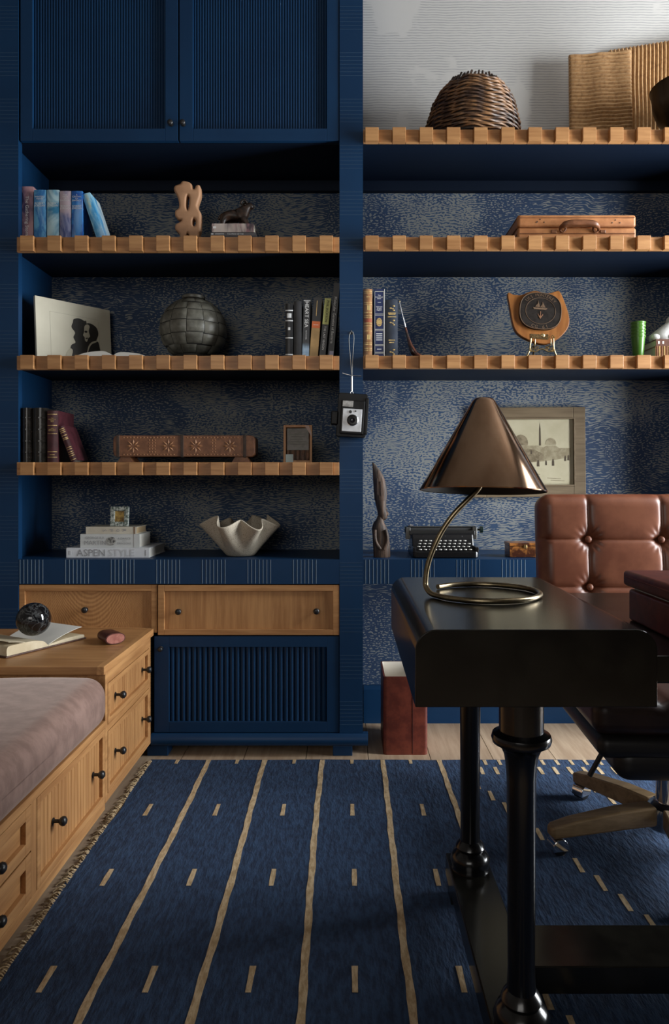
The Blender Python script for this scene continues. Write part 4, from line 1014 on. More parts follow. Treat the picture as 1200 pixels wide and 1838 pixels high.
# ruffled bowl
bw = thing('ruffled_bowl', 'speckled sand-coloured bowl with a deeply ruffled rim on the counter', 'bowl', (W(432, 1000, 2.73).x, 2.73, ZC+0.003))
def bowl(u, v):
    a = 2*PI*u; t = v
    r = 0.050+0.078*t**0.9; z = 0.002+0.128*t**1.1
    k = max(0, t-0.12)/0.88; w = math.cos(7*a+0.9+0.35*math.sin(2*a+1))
    r += 0.026*k**1.3*w; z += -0.016*k**2*w + 0.008*k**2*math.sin(a*2+0.5)
    return (r*math.cos(a), r*math.sin(a), z)
SAND = mottled('speckled_stoneware', (0.16, 0.13, 0.095), (0.50, 0.44, 0.345), 420, 0.7, lo=0.33, hi=0.46, bump=0.2, detail=2)
g = G(); g.grid(bowl, 168, 30, wrapu=True); nb = 168
g.f.append(tuple(range(nb-1, -1, -1)))
bo = part('body', g, SAND, bw, smooth=70); so = bo.modifiers.new('wall', 'SOLIDIFY'); so.thickness = 0.0045; so.offset = 1

# ------------------------------------------------------------------ instant camera hanging on the pillar
ic = thing('instant_camera', 'old black and silver instant camera hanging by its strap from the blue pillar', 'camera', (W(631, 780, 2.57).x, 2.597, fz(788)))
BLP = mottled('black_plastic', (0.004, 0.004, 0.0045), (0.008, 0.008, 0.009), 30, 0.4, Specular_IOR_Level=0.25)
ox, oz = ic.location.x, ic.location.z
def cb(px0, px1, py0, py1, y0, y1):
    return (fx(px0)-ox, fx(px1)-ox, y0, y1, fz(py1)-oz, fz(py0)-oz)
Mt = Matrix.Rotation(math.radians(3.5), 4, 'Y')
tilt = lambda g: g.xf(Matrix.Translation((0, 0, 0.08)) @ Mt @ Matrix.Translation((0, 0, -0.08)))
def cbx(c): return tilt(G().box(*c))
a = cb(605, 657, 709, 786, -0.05, -0.004)
part('body', tilt(G().prism(rr(a[1]-a[0], a[5]-a[4], 0.008, 4, a[0], a[4]), 'y', -0.048, -0.004)), BLP, ic, bev=0.002)
part('front_housing', cbx(cb(611, 653, 722, 781, -0.060, -0.047)), BLP, ic, bev=0.003)
part('face_plate', cbx(cb(614.5, 648.5, 737, 777, -0.066, -0.059)), mottled('brushed_silver', (0.50, 0.51, 0.53), (0.60, 0.61, 0.63), 60, 0.35, 0.3), ic, bev=0.0015)
lx, lz = fx(632.5)-ox, fz(757)-oz
ln = part('lens', tilt(G().lathe([(0.0195, -0.066), (0.0195, -0.074), (0.0165, -0.076), (0.0165, -0.070), (0.010, -0.069)], 32, (lx, 0, lz), capb=False, axis='y')), BLACK, ic, smooth=40)
part('lens_ring', tilt(G().lathe([(0.0205, -0.0662), (0.0205, -0.070), (0.0188, -0.0715), (0.0188, -0.0662)], 32, (lx, 0, lz), axis='y')), CHROME, ln, smooth=40)
part('lens_glass', tilt(G().sphere((lx, -0.0685, lz), (0.0095, 0.003, 0.0095), 20, 10)), mat('coated_glass', (0.02, 0.02, 0.03), 0.05), ln, smooth=60)
part('viewfinder', cbx(cb(613.5, 632, 723.5, 734, -0.067, -0.058)), mottled('viewfinder_glass', (0.16, 0.15, 0.14), (0.34, 0.33, 0.31), 40, 0.15), ic, bev=0.001)
part('light_sensor', tilt(G().lathe([(0.0055, -0.066), (0.0055, -0.068)], 16, (fx(628)-ox, 0, fz(742.5)-oz), axis='y')), BLACK, ic, smooth=40)
part('shutter_dot', tilt(G().lathe([(0.003, -0.066), (0.003, -0.068)], 12, (fx(637)-ox, 0, fz(741)-oz), axis='y')), BLACK, ic, smooth=40)
part('grip', cbx(cb(594.5, 607, 742, 766, -0.056, -0.016)), BLP, ic, bev=0.004)
part('side_rail', cbx(cb(653, 659.5, 716, 780, -0.052, -0.02)), BLP, ic, bev=0.003)
GREYS = mat('grey_strap', (0.24, 0.24, 0.23), 0.5)
def cp(px, py, y=-0.012): return (fx(px)-ox, y, fz(py)-oz)
loop = smoothline([cp(631, 677, -0.02), cp(628, 640), cp(626, 612), cp(628, 599, -0.010), cp(631, 597, -0.010), cp(634, 600, -0.010), cp(634.5, 614), cp(632.5, 645), cp(631.2, 677, -0.02)], 6)
part('strap', G().tube(loop, 0.0013, 8), GREYS, ic, smooth=60)
part('strap_slider', G().tube([cp(631, 676, -0.02), cp(631, 705, -0.022)], 0.0030, 8), WHITE, ic, smooth=60)
part('strap_bar', G().tube(smoothline([cp(614.5, 671.5, -0.022), cp(630, 676, -0.026), cp(648, 677, -0.022)], 4), 0.0016, 8), CHROME, ic, smooth=60)
part('swivel_ring', G().tube([(cp(631, 707)[0]+0.005*math.cos(t*PI/6), -0.024, cp(631, 707)[2]+0.006*math.sin(t*PI/6)) for t in range(12)], 0.0012, 6, True), CHROME, ic, smooth=60)
hk = thing('wall_hook', 'small black hook on the blue pillar holding the camera strap', 'hook', (fx(630), YF, fz(598)))
part('stem', G().tube(smoothline([(0, 0.002, 0), (0, -0.010, -0.001), (0, -0.015, 0.003), (0, -0.015, 0.008)], 4), 0.0018, 8), BLACK, hk, smooth=60)
part('plate', G().lathe([(0.006, 0.0), (0.006, -0.0015), (0.004, -0.0025)], 14, axis='y'), BLACK, hk, smooth=40)

# ------------------------------------------------------------------ top right shelf
ZT = fz(236)+0.0006
bk_ = thing('wicker_basket', 'dark brown wicker basket with open stake rim on the top right shelf', 'basket', (W(845, 232, 2.76).x, 2.76, ZT), (0, math.radians(2.5), 0))
bk_.location.z += 0.009
WK = mottled('brown_wicker', (0.045, 0.018, 0.008), (0.28, 0.135, 0.050), 16, 0.5, lo=0.38, hi=0.66, detail=6)
WKD = mottled('dark_wicker', (0.015, 0.009, 0.006), (0.060, 0.030, 0.016), 25, 0.6)
def brad(z):                                   # basket radius by height
    z = z/0.84
    pts = [(0, 0.172), (0.05, 0.180), (0.10, 0.177), (0.16, 0.163), (0.20, 0.155), (0.235, 0.138), (0.262, 0.120), (0.285, 0.100)]
    for (a, ra), (c_, rc) in zip(pts, pts[1:]):
        if z <= c_: return ra+(rc-ra)*(z-a)/(c_-a)
    return pts[-1][1]
part('inner_wall', G().lathe([(brad(z)-0.006, z) for z in [0.239*i/14 for i in range(15)]], 48, capt=False), WKD, bk_, smooth=60)
NS = 22; g = G(); z = 0.006; k = 0
while z < 0.229:
    pts = []
    for i in range(132):
        a = 2*PI*i/132; rr_ = brad(z)+0.0048*math.cos(NS/2*a+(PI if k % 2 else 0)); zw = z+0.0018*math.sin(3*a+k)+0.003*math.sin(NS*a/3)
        dent = 1-0.05*math.exp(-((a-3.6)/0.5)**2)
        pts.append((rr_*dent*math.cos(a), rr_*dent*math.sin(a), zw))
    g.tube(pts, 0.0042, 5, True); z += 0.0086; k += 1
part('woven_strands', g, WK, bk_, smooth=60, kind='stuff')
g = G()
for i in range(NS*2):
    a = 2*PI*i/(NS*2); r0 = brad(0.220); r1 = brad(0.239)+0.002; zt_ = 0.250+0.004*math.sin(i*2.3)
    g.tube([(r0*math.cos(a), r0*math.sin(a), 0.214), (r1*math.cos(a), r1*math.sin(a), 0.238), ((r1-0.008)*math.cos(a+0.03), (r1-0.008)*math.sin(a+0.03), zt_)], 0.0042, 6)
part('rim_stakes', g, WKD, bk_, smooth=60, kind='stuff')

RID0, RID1 = (0.27, 0.13, 0.05), (0.52, 0.31, 0.14)
RID = mottled('ridged_straw_wood', RID0, RID1, 70, 0.6, detail=6, bump=0.2, lo=0.2, hi=0.6)
def ridged(label, x0, Yl, width, hl, hr, yaw, vertical, lean=3.0):
    t = thing('ridged_panel', label, 'panel', (x0, Yl, ZT), (math.radians(-lean), 0, yaw), 'ridged panels leaning on the top right shelf')
    nu, nv = (60, 260) if not vertical else (330, 50)
    def f(u, v):
        xx = width*u; hh = hl+(hr-hl)*u; zz_ = hh*v
        if vertical: d = 0.0105*(abs(math.sin(PI*xx/0.0155+0.25*math.sin(zz_*22)))-0.5)
        else: d = 0.0105*(abs(math.sin(PI*zz_/0.0152+0.18*math.sin(xx*34)))-0.5)+0.0022*math.sin(xx*2*PI/0.105+0.6)
        e = min(u/0.03, 1, (1-v)/0.03, (1-u)/0.03)
        return (xx, -d+0.006*(1-max(0, e))**2, zz_)
    g = G().grid(f, nu, nv)
    n0 = len(g.v); b_ = [(0,0),(width,0),(width,hr),(0,hl)]
    c0 = [0, nu-1, nu*nv-1, nu*(nv-1)]
    g.v += [(p[0], 0.016, p[1]) for p in b_]
    g.f += [(n0, n0+1, n0+2, n0+3)]
    bot = list(range(nu)); top_ = list(range(nu*(nv-1), nu*nv)); lef = list(range(0, nu*nv, nu)); rig = list(range(nu-1, nu*nv, nu))
    g.f += [tuple(bot)+(n0+1, n0), tuple(reversed(top_))+(n0+3, n0+2), tuple(reversed(lef))+(n0, n0+3), tuple(rig)+(n0+2, n0+1)]
    part('board', g, RID, t, smooth=50)
    return t
YA = 2.86
xa = (1023-CX)*YA/F
ridged('pale wooden panel with horizontal ridges on the top right shelf', xa, YA, (1137-CX)*(YA-0.03)/F-xa, H+(CY-91)*YA/F-ZT, H+(CY-80)*(YA-0.03)/F-ZT, math.radians(-6), False)
xb_ = (1096-CX)*2.915/F
tp = ridged('taller brown wooden panel with vertical ridges behind the pale one', xb_, 2.915, 0.42, H+(CY-82)*2.915/F-ZT, H+(CY-60)*2.88/F-ZT+0.02, math.radians(-5), True, 2.0)
tp.location.y = 2.925
bl = thing('metal_bowl', 'dark metal footed bowl at the right end of the top shelf', 'bowl', (1.315, 2.73, ZT))
hb_ = H+(CY-158)*2.73/F-ZT
part('body', G().lathe([(0.070, 0.0), (0.072, 0.006), (0.045, 0.018), (0.032, 0.035), (0.040, 0.048), (0.080, 0.075), (0.113, 0.115), (0.130, 0.165), (0.136, hb_-0.006), (0.141, hb_), (0.137, hb_+0.002), (0.130, hb_-0.008), (0.124, 0.165), (0.105, 0.12), (0.07, 0.085), (0.0, 0.07)], 56), mottled('dark_bronze', (0.055, 0.040, 0.026), (0.11, 0.085, 0.058), 10, 0.38, 0.9, stretch=(1, 1, 0.2)), bl, smooth=50)

# ------------------------------------------------------------------ second right shelf: briefcase
YQ = 2.655; bf = thing('briefcase', 'tan leather hard-sided briefcase lying flat on the right shelf', 'briefcase', (0.861, YQ, Z1))
TANL = mottled('tan_leather', (0.38, 0.145, 0.048), (0.56, 0.24, 0.088), 14, 0.48, bump=0.12, detail=6)
TAND = mottled('brown_leather_trim', (0.15, 0.055, 0.022), (0.24, 0.095, 0.040), 30, 0.4, bump=0.1)
wx = 0.2225; top = H+(CY-384)*YQ/F-Z1
part('base', G().rbox((0, 0.145, 0.030), (wx, 0.145, 0.030), 0.010, n=2, e=4), TANL, bf, smooth=50, weld=True)
part('lid', G().rbox((0, 0.145, 0.060+(top-0.061)/2), (wx, 0.145, (top-0.061)/2), 0.012, n=2, e=4), TANL, bf, smooth=50, weld=True)
for zz_, yy in ((0.036, -0.0012), (0.0605, -0.001), (top-0.014, -0.0005)):
    g = G().tube([(-wx+0.008, yy, zz_), (wx-0.008, yy, zz_)], 0.0015, 6).tube([(-wx-0.0005, 0.01, zz_), (-wx-0.0005, 0.28, zz_)], 0.0015, 6)
    part('welt', g, TAND, bf, smooth=60)
g = G()
for k in range(70):
    xx = -wx+0.014+k*(2*wx-0.028)/69; g.box(xx-0.0018, xx+0.0018, -0.0008, 0.001, top-0.006, top-0.0045)
part('stitching', g, mat('pale_thread', (0.50, 0.32, 0.18), 0.7), bf, kind='stuff')
hx = W(1038, 0, YQ).x-0.861; hz0 = H+(CY-411)*YQ/F-Z1
part('handle', G().tube(smoothline([(hx-0.072, -0.006, hz0-0.004), (hx-0.066, -0.020, hz0+0.004), (hx-0.045, -0.030, hz0+0.010), (hx, -0.032, hz0+0.011), (hx+0.045, -0.030, hz0+0.009), (hx+0.066, -0.020, hz0), (hx+0.072, -0.006, hz0-0.008)], 5), [0.004, 0.005, 0.006, 0.007, 0.008, 0.0095, 0.0115, 0.012, 0.012, 0.012, 0.012, 0.012, 0.012, 0.012, 0.012, 0.012, 0.012, 0.012, 0.012, 0.012, 0.012, 0.012, 0.011, 0.0095, 0.008, 0.007, 0.006, 0.006, 0.005, 0.005, 0.004], 10), TAND, bf, smooth=60)
for s in (-1, 1):
    cx_ = hx+s*0.062
    part('handle_ring', G().tube([(cx_+0.011*math.cos(t*PI/8), -0.008-0.004*math.sin(t*PI/8), hz0+0.013*math.sin(t*PI/8)) for t in range(16)], 0.0035, 8, True), TAND, bf, smooth=60)
    part('handle_tab', G().box(hx+s*0.092-0.012, hx+s*0.092+0.008, -0.004, 0.002, hz0-0.016, hz0-0.004), TAND, bf, bev=0.002)
for px, py in ((964, 398), (962, 399), (976, 399), (969, 394), (1098, 400), (1112, 400), (1104, 395)):
    q = W(px, py, YQ); part('rivet', G().sphere((q.x-0.861, -0.0005, q.z-Z1), 0.0022, 8, 6), BLACK, bf)

# ------------------------------------------------------------------ third right shelf
GR3 = 'tall books beside the pillar on the right shelf'
TANB = mottled('tan_gilt_leather', (0.26, 0.12, 0.045), (0.40, 0.20, 0.085), 40, 0.42)
def up3(a, c_, tp, Y=2.62): return up(a, c_, tp, Z2, Y)
x, w, hh = up3(651.5, 668, 519); b = book('tan leather book with gilt panels next to the pillar', w, hh, 0.17, (x, 2.622, Z2), TANB, group=GR3, rounded=0.005)
for h_ in (0.965, 0.94, 0.80, 0.775, 0.655, 0.61, 0.585, 0.50, 0.46, 0.385, 0.21, 0.185, 0.13, 0.10, 0.03): spine_band(b, GOLD, h_, 0.008, 0.08, 0.94)
for h_ in (0.725, 0.295): spine_band(b, GOLD, h_, 0.07, 0.42, 0.78, 'gilt_ornament')
spine_band(b, mat('red_label', (0.30, 0.07, 0.03), 0.5), 0.54, 0.05, 0.06, 0.95, 'title_label'); spine_band(b, GOLD, 0.885, 0.012, 0.35, 0.7, 'title_line'); clean(b)
NVB = mottled('royal_navy_cloth', (0.008, 0.016, 0.070), (0.014, 0.028, 0.11), 40, 0.4); PWH = mat('pale_frame_print', (0.62, 0.60, 0.52), 0.5)
x, w, hh = up3(670.5, 690, 519); b = book('navy book with cream framed panels and a gold emblem', w, hh, 0.17, (x, 2.62, Z2), NVB, group=GR3)
for h_ in (0.965, 0.635, 0.618, 0.41, 0.39, 0.185, 0.17, 0.075, 0.06): spine_band(b, PWH, h_, 0.006, 0.08, 0.92)
for u in (0.08, 0.90): spine_band(b, PWH, 0.5, 0.93, u, u+0.03, 'frame_line')
spine_band(b, WHITE, 0.5, 1.0, 0.955, 1.0, 'dust_jacket_edge')
spine_text(b, 'The\nInterlinear\nBible', WHITE, 0.885, 0.10, 0.72); spine_text(b, 'Hebrew\nGreek\nEnglish', WHITE, 0.715, 0.085, 0.55); spine_band(b, WHITE, 0.805, 0.005, 0.35, 0.65, 'rule')
for k in range(4): spine_band(b, WHITE, 0.345-0.03*k, 0.012, 0.22, 0.78, 'text_line')
spine_band(b, WHITE, 0.12, 0.012, 0.3, 0.7, 'text_line')
g = G()
for k in range(12):
    a = PI*k/6; g.lathe([(0.0028, -0.0005), (0.0028, -0.0012)], 8, (0.5*w+0.0085*math.cos(a), 0, 0.515*hh+0.013*math.sin(a)), axis='y')
g.lathe([(0.0085, -0.0005), (0.0085, -0.0014)], 16, (0.5*w, 0, 0.515*hh), axis='y')
part('emblem', g, GOLD, b); clean(b)
x, w, hh = up3(691.5, 713.5, 538); b = book('shorter slate blue book with gilt leaf ornaments', w, hh, 0.17, (x, 2.62, Z2), cover('slate_cloth', (0.020, 0.028, 0.045)), group=GR3, rounded=0.004)
for h_ in (0.85, 0.60, 0.09):
    g = G()
    for (dx, dz_, r_) in ((0.15, 0.008, 0.0045), (0.05, -0.002, 0.0035), (-0.12, 0.0, 0.004), (0.15, -0.008, 0.004)): g.sphere(((0.52+dx)*w, -0.0042, h_*hh+dz_), (r_, 0.0012, r_*0.7), 10, 6)
    part('leaf_ornament', g, GOLD, b)
for h_, u0, u1 in ((0.765, 0.2, 0.85), (0.745, 0.25, 0.8), (0.70, 0.18, 0.88), (0.295, 0.25, 0.78), (0.255, 0.3, 0.7)): spine_band(b, GOLD, h_, 0.014, u0, u1, 'title_line')
clean(b)
# slender club leaning beside the books
cl = thing('miniature_club', 'slender metal and dark wood club leaning beside the slate blue book', 'club', (W(742, 637, 2.66).x, 2.66, Z2))
q = lambda px, py: (W(px, py, 2.66)-cl.location)
part('shaft', G().tube([q(717, 545), q(728, 592)], [0.0022, 0.0026], 10), CHROME, cl, smooth=60)
part('ferrule', G().sphere(q(716.5, 544), 0.0032, 10, 8), BRASS, cl, smooth=60)
pts = [q(727, 590), q(732, 608), q(737, 624), q(744, 637), q(756, 643), q(766, 645.5)]
part('head', G().tube(smoothline(pts, 4), [0.0040, 0.0044, 0.0048, 0.0052, 0.0056, 0.0062, 0.007, 0.008, 0.009, 0.0105, 0.0115, 0.012, 0.0115, 0.0105, 0.0095, 0.0085, 0.007, 0.006, 0.005, 0.004, 0.003], 10), mottled('dark_red_wood', (0.020, 0.007, 0.005), (0.09, 0.028, 0.014), 30, 0.25), cl, smooth=60)
zmin = min(v.co.z for o in cl.children for v in o.data.vertices)
cl.location.z -= zmin-0.0005

# plaque on a gilt easel
YP = 2.74; s8 = YP/F/8.571
pq = thing('wooden_plaque', 'shield-shaped wooden ship plaque with dark round medallion on the gilt easel', 'plaque', (0, 0, 0))
pq.location = (W(970, 0, YP).x, YP, W(0, 618, YP).z); pq.rotation_euler = (math.radians(-8), math.radians(5), 0)
OAKP = mottled('orange_wood', (0.26, 0.092, 0.022), (0.37, 0.145, 0.038), 8, 0.35, stretch=(6, 1, 1))
shield = [(118,185),(210,210),(330,215),(450,165),(560,148),(680,180),(780,182),(860,155),(932,160),(1000,330),(1058,560),(1045,720),(950,855),(820,950),(650,1005),(450,955),(265,850),(185,700),(140,400)]
sx = lambda p: ((p[0]/8.571+900-970)*YP/F, -(p[1]/8.571+500-618)*YP/F)
def unrot(p):
    a = math.radians(5); return (p[0]*math.cos(a)+(-p[1])*math.sin(a)*1.0, p[0]*math.sin(a)+p[1]*math.cos(a))
sh = [unrot(sx(p)) for p in shield]
pts = [(p.x, p.y) for p in smoothline([(a, c_, 0) for (a, c_) in sh], 4, True)]
part('shield', G().prism(pts, 'y', 0, 0.02), OAKP, pq, smooth=30, bev=0.003)
DBR = mottled('dark_bronze_cast', (0.018, 0.014, 0.012), (0.035, 0.028, 0.024), 60, 0.4, 0.4)
mc = unrot(sx((605, 490))); mx_, mz_ = mc; ra, rb_ = 330*s8, 300*s8
def se(k, s=1.0, e=2.6):
    a = 2*PI*k/64; ca, sa = math.cos(a), math.sin(a)
    return (mx_+ra*s*math.copysign(abs(ca)**(2/e), ca), mz_+rb_*s*math.copysign(abs(sa)**(2/e), sa))
md = part('medallion', G().prism([se(k) for k in range(64)], 'y', -0.010, 0.001), DBR, pq, smooth=30, bev=0.002)
BRZ = mat('bronze_relief', (0.30, 0.20, 0.13), 0.4, 0.7)
part('rim_rope', G().tube([(se(k, 0.97)[0], -0.0105, se(k, 0.97)[1]) for k in range(64)], 0.0016, 6, True), BRZ, md, smooth=60)
part('inner_ring', G().tube([(mx_+0.7*ra*math.cos(k*PI/24), -0.0105, mz_+0.7*rb_*math.sin(k*PI/24)) for k in range(48)], 0.0010, 6, True), BRZ, md, smooth=60)
def arc_text(s, r, a0, a1, size, flip=False):
    for k, ch_ in enumerate(s):
        if ch_ == ' ': continue
        a = math.radians(a0+(a1-a0)*k/(len(s)-1)); rd = Vector((math.cos(a), 0, math.sin(a)))
        upv = -rd if flip else rd; rt = Vector((upv.z, 0, -upv.x))
        lettering(ch_, BRZ, md, (mx_+r*ra*rd.x, -0.0105, mz_+r*rb_*rd.z), rt, upv, size, size*1.2, 'letter')
arc_text('USS MONTEREY', 0.85, 140, 42, 0.0105); arc_text('CG 61', 0.87, 248, 292, 0.011, True)
part('ship_relief', G().prism([(mx_-0.030, mz_+0.012), (mx_+0.026, mz_+0.012), (mx_+0.020, mz_+0.005), (mx_-0.026, mz_+0.005)], 'y', -0.012, -0.009).box(mx_-0.012, mx_-0.010, -0.012, -0.009, mz_+0.012, mz_+0.040).box(mx_+0.006, mx_+0.008, -0.012, -0.009, mz_+0.012, mz_+0.036).prism([(mx_-0.022, mz_+0.015), (mx_-0.003, mz_+0.015), (mx_-0.009, mz_+0.034)], 'y', -0.0115, -0.009).prism([(mx_-0.002, mz_+0.015), (mx_+0.018, mz_+0.015), (mx_+0.009, mz_+0.032)], 'y', -0.0115, -0.009), BRZ, md)
part('anchor_relief', G().box(mx_-0.0015, mx_+0.0015, -0.012, -0.009, mz_-0.022, mz_-0.002).tube([(mx_+0.009*math.cos(a), -0.0105, mz_-0.013+0.009*math.sin(a)) for a in [PI+PI*k/8 for k in range(9)]], 0.0014, 6).prism([(mx_-0.007, mz_-0.022), (mx_+0.007, mz_-0.022), (mx_, mz_-0.033)], 'y', -0.012, -0.009), mat('copper_relief', (0.42, 0.22, 0.13), 0.4, 0.7), md)
part('name_plate', G().box(mx_-0.032, mx_+0.038, -0.0015, 0.001, sh[14][1]+0.018, sh[14][1]+0.036), mottled('brown_brass', (0.12, 0.075, 0.03), (0.20, 0.13, 0.06), 30, 0.4, 0.6), pq)
es = thing('display_easel', 'small ornate gilt scrollwork easel holding the wooden plaque', 'easel', (W(972, 640, 2.71).x, 2.71, Z2))
GLD = mat('bright_gilt', (0.80, 0.60, 0.30), 0.28, 1.0)
e = lambda px, py, y=0.0: (W(px, py, 2.71)-es.location+Vector((0, y, 0)))
for s in (-1, 1):
    part('leg', G().tube(smoothline([e(972+s*20, 608, -0.004), e(972+s*21, 622), e(972+s*23, 633), e(972+s*28, 642), e(972+s*35, 645), e(972+s*37, 641)], 5), 0.0032, 8), GLD, es, smooth=60)
    part('ledge', G().tube([e(972+s*14, 622, 0.05), e(972+s*14, 622, -0.012), e(972+s*14, 612, -0.014)], 0.0025, 8), GLD, es, smooth=60)
    for (cx_, cy_, r_) in ((8, 606, 4.5), (18, 607, 3.5), (9, 626, 3.5), (18, 629, 4.5)):
        g = G().tube([e(972+s*cx_+r_*(1-t/26)*math.cos(t*0.42)*s, cy_+r_*(1-t/26)*math.sin(t*0.42), -0.012 if cy_ < 612 else -0.002) for t in range(18)], 0.0019, 6)
        part('scroll', g, GLD, es, smooth=60)
part('cross_bar', G().tube(smoothline([e(951, 630), e(960, 633), e(972, 628), e(984, 633), e(993, 630)], 5), 0.0026, 8), GLD, es, smooth=60)
part('centre_rosette', G().sphere(e(972, 605, -0.013), (0.008, 0.003, 0.008), 12, 8), GLD, es, smooth=60)
part('rear_leg', G().tube([e(970, 604, 0.085), e(969, 650.0, 0.12)], 0.003, 8), mat('dark_brass', (0.10, 0.07, 0.035), 0.4, 0.8), es, smooth=60)
for o in (es,):
    zmin = min(v.co.z for c_ in o.children for v in c_.data.vertices); o.location.z -= zmin

# nested green cups
GRN = mat('green_enamel', (0.065, 0.17, 0.022), 0.28)
for k in range(5):
    hz_ = 0.088; z_ = Z2+k*0.0128
    lab = ['lowest green cup standing on the shelf under the nested ones', 'second green cup from the bottom of the stack', 'middle green cup in the nested stack', 'second green cup from the top of the stack', 'topmost green cup of the nested stack'][k]
    c_ = thing('cup', lab, 'cup', (W(1144.5, 0, 2.665).x, 2.665, z_), (0, 0, 0), 'nested green cups')
    part('body', G().lathe([(0.0168, 0.0), (0.0178, 0.002), (0.0250, hz_-0.007), (0.0272, hz_-0.006), (0.0276, hz_-0.002), (0.0266, hz_), (0.0250, hz_-0.001), (0.0180, 0.0120), (0.0, 0.0118)], 36), GRN, c_, smooth=50)

# books and figurine at the right edge
x_ = (1178-CX)*2.64/F
b = book('tan ribbed book lying under the brown one at the right shelf end', 0.046, 0.20, 0.16, (x_-0.004, 2.642, Z2), TANB, lying=True, group='books under the white figurine')
for k in range(9): spine_band(b, GOLD if k % 2 else TAND, 0.03+0.045*k, 0.016, 0.0, 1.0, 'raised_band', 0.0016)
clean(b)
b = book('brown leather book on top of the tan one at the right shelf end', 0.026, 0.20, 0.15, (x_, 2.645, Z2+0.0465), cover('chestnut_leather', (0.085, 0.030, 0.016), 0.4), lying=True, group='books under the white figurine')
for h_ in (0.05, 0.13): spine_band(b, PAPERW, h_, 0.03, 0.3, 0.7, 'paper_label')
clean(b)
wf = thing('stone_figurine', 'white stone crouching figurine on the books at the right shelf end', 'figurine', (x_+0.055, 2.71, Z2+0.0730))
part('body', G().loft([(0, 0, 0, 0.045, 0.035), (0.0, 0, 0.006, 0.052, 0.040), (0.0, 0, 0.025, 0.053, 0.040), (0.012, 0, 0.045, 0.040, 0.033), (0.022, 0, 0.062, 0.028, 0.026), (0.030, 0, 0.074, 0.020, 0.020), (0.034, 0, 0.088, 0.021, 0.020), (0.036, 0, 0.100, 0.013, 0.013), (0.036, 0, 0.104, 0.004, 0.004)], 24), mottled('white_stone', (0.55, 0.54, 0.52), (0.72, 0.71, 0.69), 20, 0.5, bump=0.1), wf, smooth=70)
part('paw', G().sphere((-0.036, -0.022, 0.014), (0.020, 0.014, 0.014), 16, 10), bpy.data.materials['white_stone'], wf, smooth=70)
part('paw', G().sphere((0.020, -0.034, 0.014), (0.020, 0.014, 0.014), 16, 10), bpy.data.materials['white_stone'], wf, smooth=70)

# ------------------------------------------------------------------ right counter and wall
# carved wooden figure
YV = 2.68; vf = thing('carved_figure', 'tall dark carved wooden figure with pointed headdress on the counter', 'figurine', (W(684, 1003, YV).x, YV, ZC))
VW = mottled('weathered_dark_wood', (0.016, 0.009, 0.005), (0.085, 0.045, 0.025), 22, 0.6, bump=0.9, stretch=(3, 3, 0.5), detail=6, bdist=0.004)
def vs(py, pl, pr_, ry):
    a, c_ = W(pl, py, YV), W(pr_, py, YV); return ((a.x+c_.x)/2-vf.location.x, 0, max(0.0, a.z-ZC), (c_.x-a.x)/2, ry)
secs = [vs(1010.0, 670, 700, 0.026), vs(995, 670, 700, 0.026), vs(960, 668, 698, 0.027), vs(948, 667, 694, 0.026), vs(938, 670, 689, 0.022), vs(932, 675, 688, 0.015), vs(926, 677, 689, 0.013)]
body = part('torso', G().loft(secs, 20, 2.4), VW, vf, smooth=55)
secs = [vs(934, 679, 690, 0.011), vs(930, 678, 694, 0.014), vs(926, 678, 694, 0.016), vs(923, 677.5, 695, 0.017), vs(918, 677, 693.5, 0.018), vs(912, 675.5, 693, 0.019), vs(904, 673.5, 692.5, 0.020), vs(895, 672, 693, 0.020)]
hd = part('head', G().loft(secs, 20, 2.2), VW, vf, smooth=55)
nq = W(694, 922, YV)-vf.location
part('nose', G().sphere((nq.x, -0.0, nq.z), (0.006, 0.005, 0.009), 12, 8), VW, hd, smooth=60)
for dz_ in (-0.010, -0.015): part('lip', G().sphere((nq.x-0.003, 0, nq.z+dz_), (0.005, 0.007, 0.0025), 10, 6), VW, hd, smooth=60)
part('brow', G().sphere((nq.x-0.004, 0, nq.z+0.016), (0.006, 0.012, 0.004), 10, 6), VW, hd, smooth=60)
secs = [vs(898, 671.5, 693.5, 0.021), vs(888, 671, 694.5, 0.021), vs(875, 670, 693.5, 0.020), vs(860, 669, 690, 0.017), vs(846, 668.5, 683, 0.013), vs(836, 668, 675, 0.008), vs(830, 667.5, 670, 0.004)]
cr = part('headdress', G().loft(secs, 16, 3.0), VW, vf, smooth=45)
for (px, py0, py1) in ((676, 858, 888), (682, 864, 890)):
    a, c_ = W(px, py0, YV)-vf.location, W(px+1, py1, YV)-vf.location
    part('carved_groove', G().tube([(a.x, -0.0185, a.z), (c_.x, -0.0205, c_.z)], 0.0018, 6), DW, cr)
for (p0, p1, p2) in (((672, 950), (673, 970), (682, 985)), ((691, 950), (694, 968), (688, 985))):
    part('arm', G().tube(smoothline([(W(p_[0], p_[1], YV)-vf.location)+Vector((0, -0.024, 0)) for p_ in (p0, p1, p2)], 4), [0.007]*9, 8), VW, body, smooth=60)

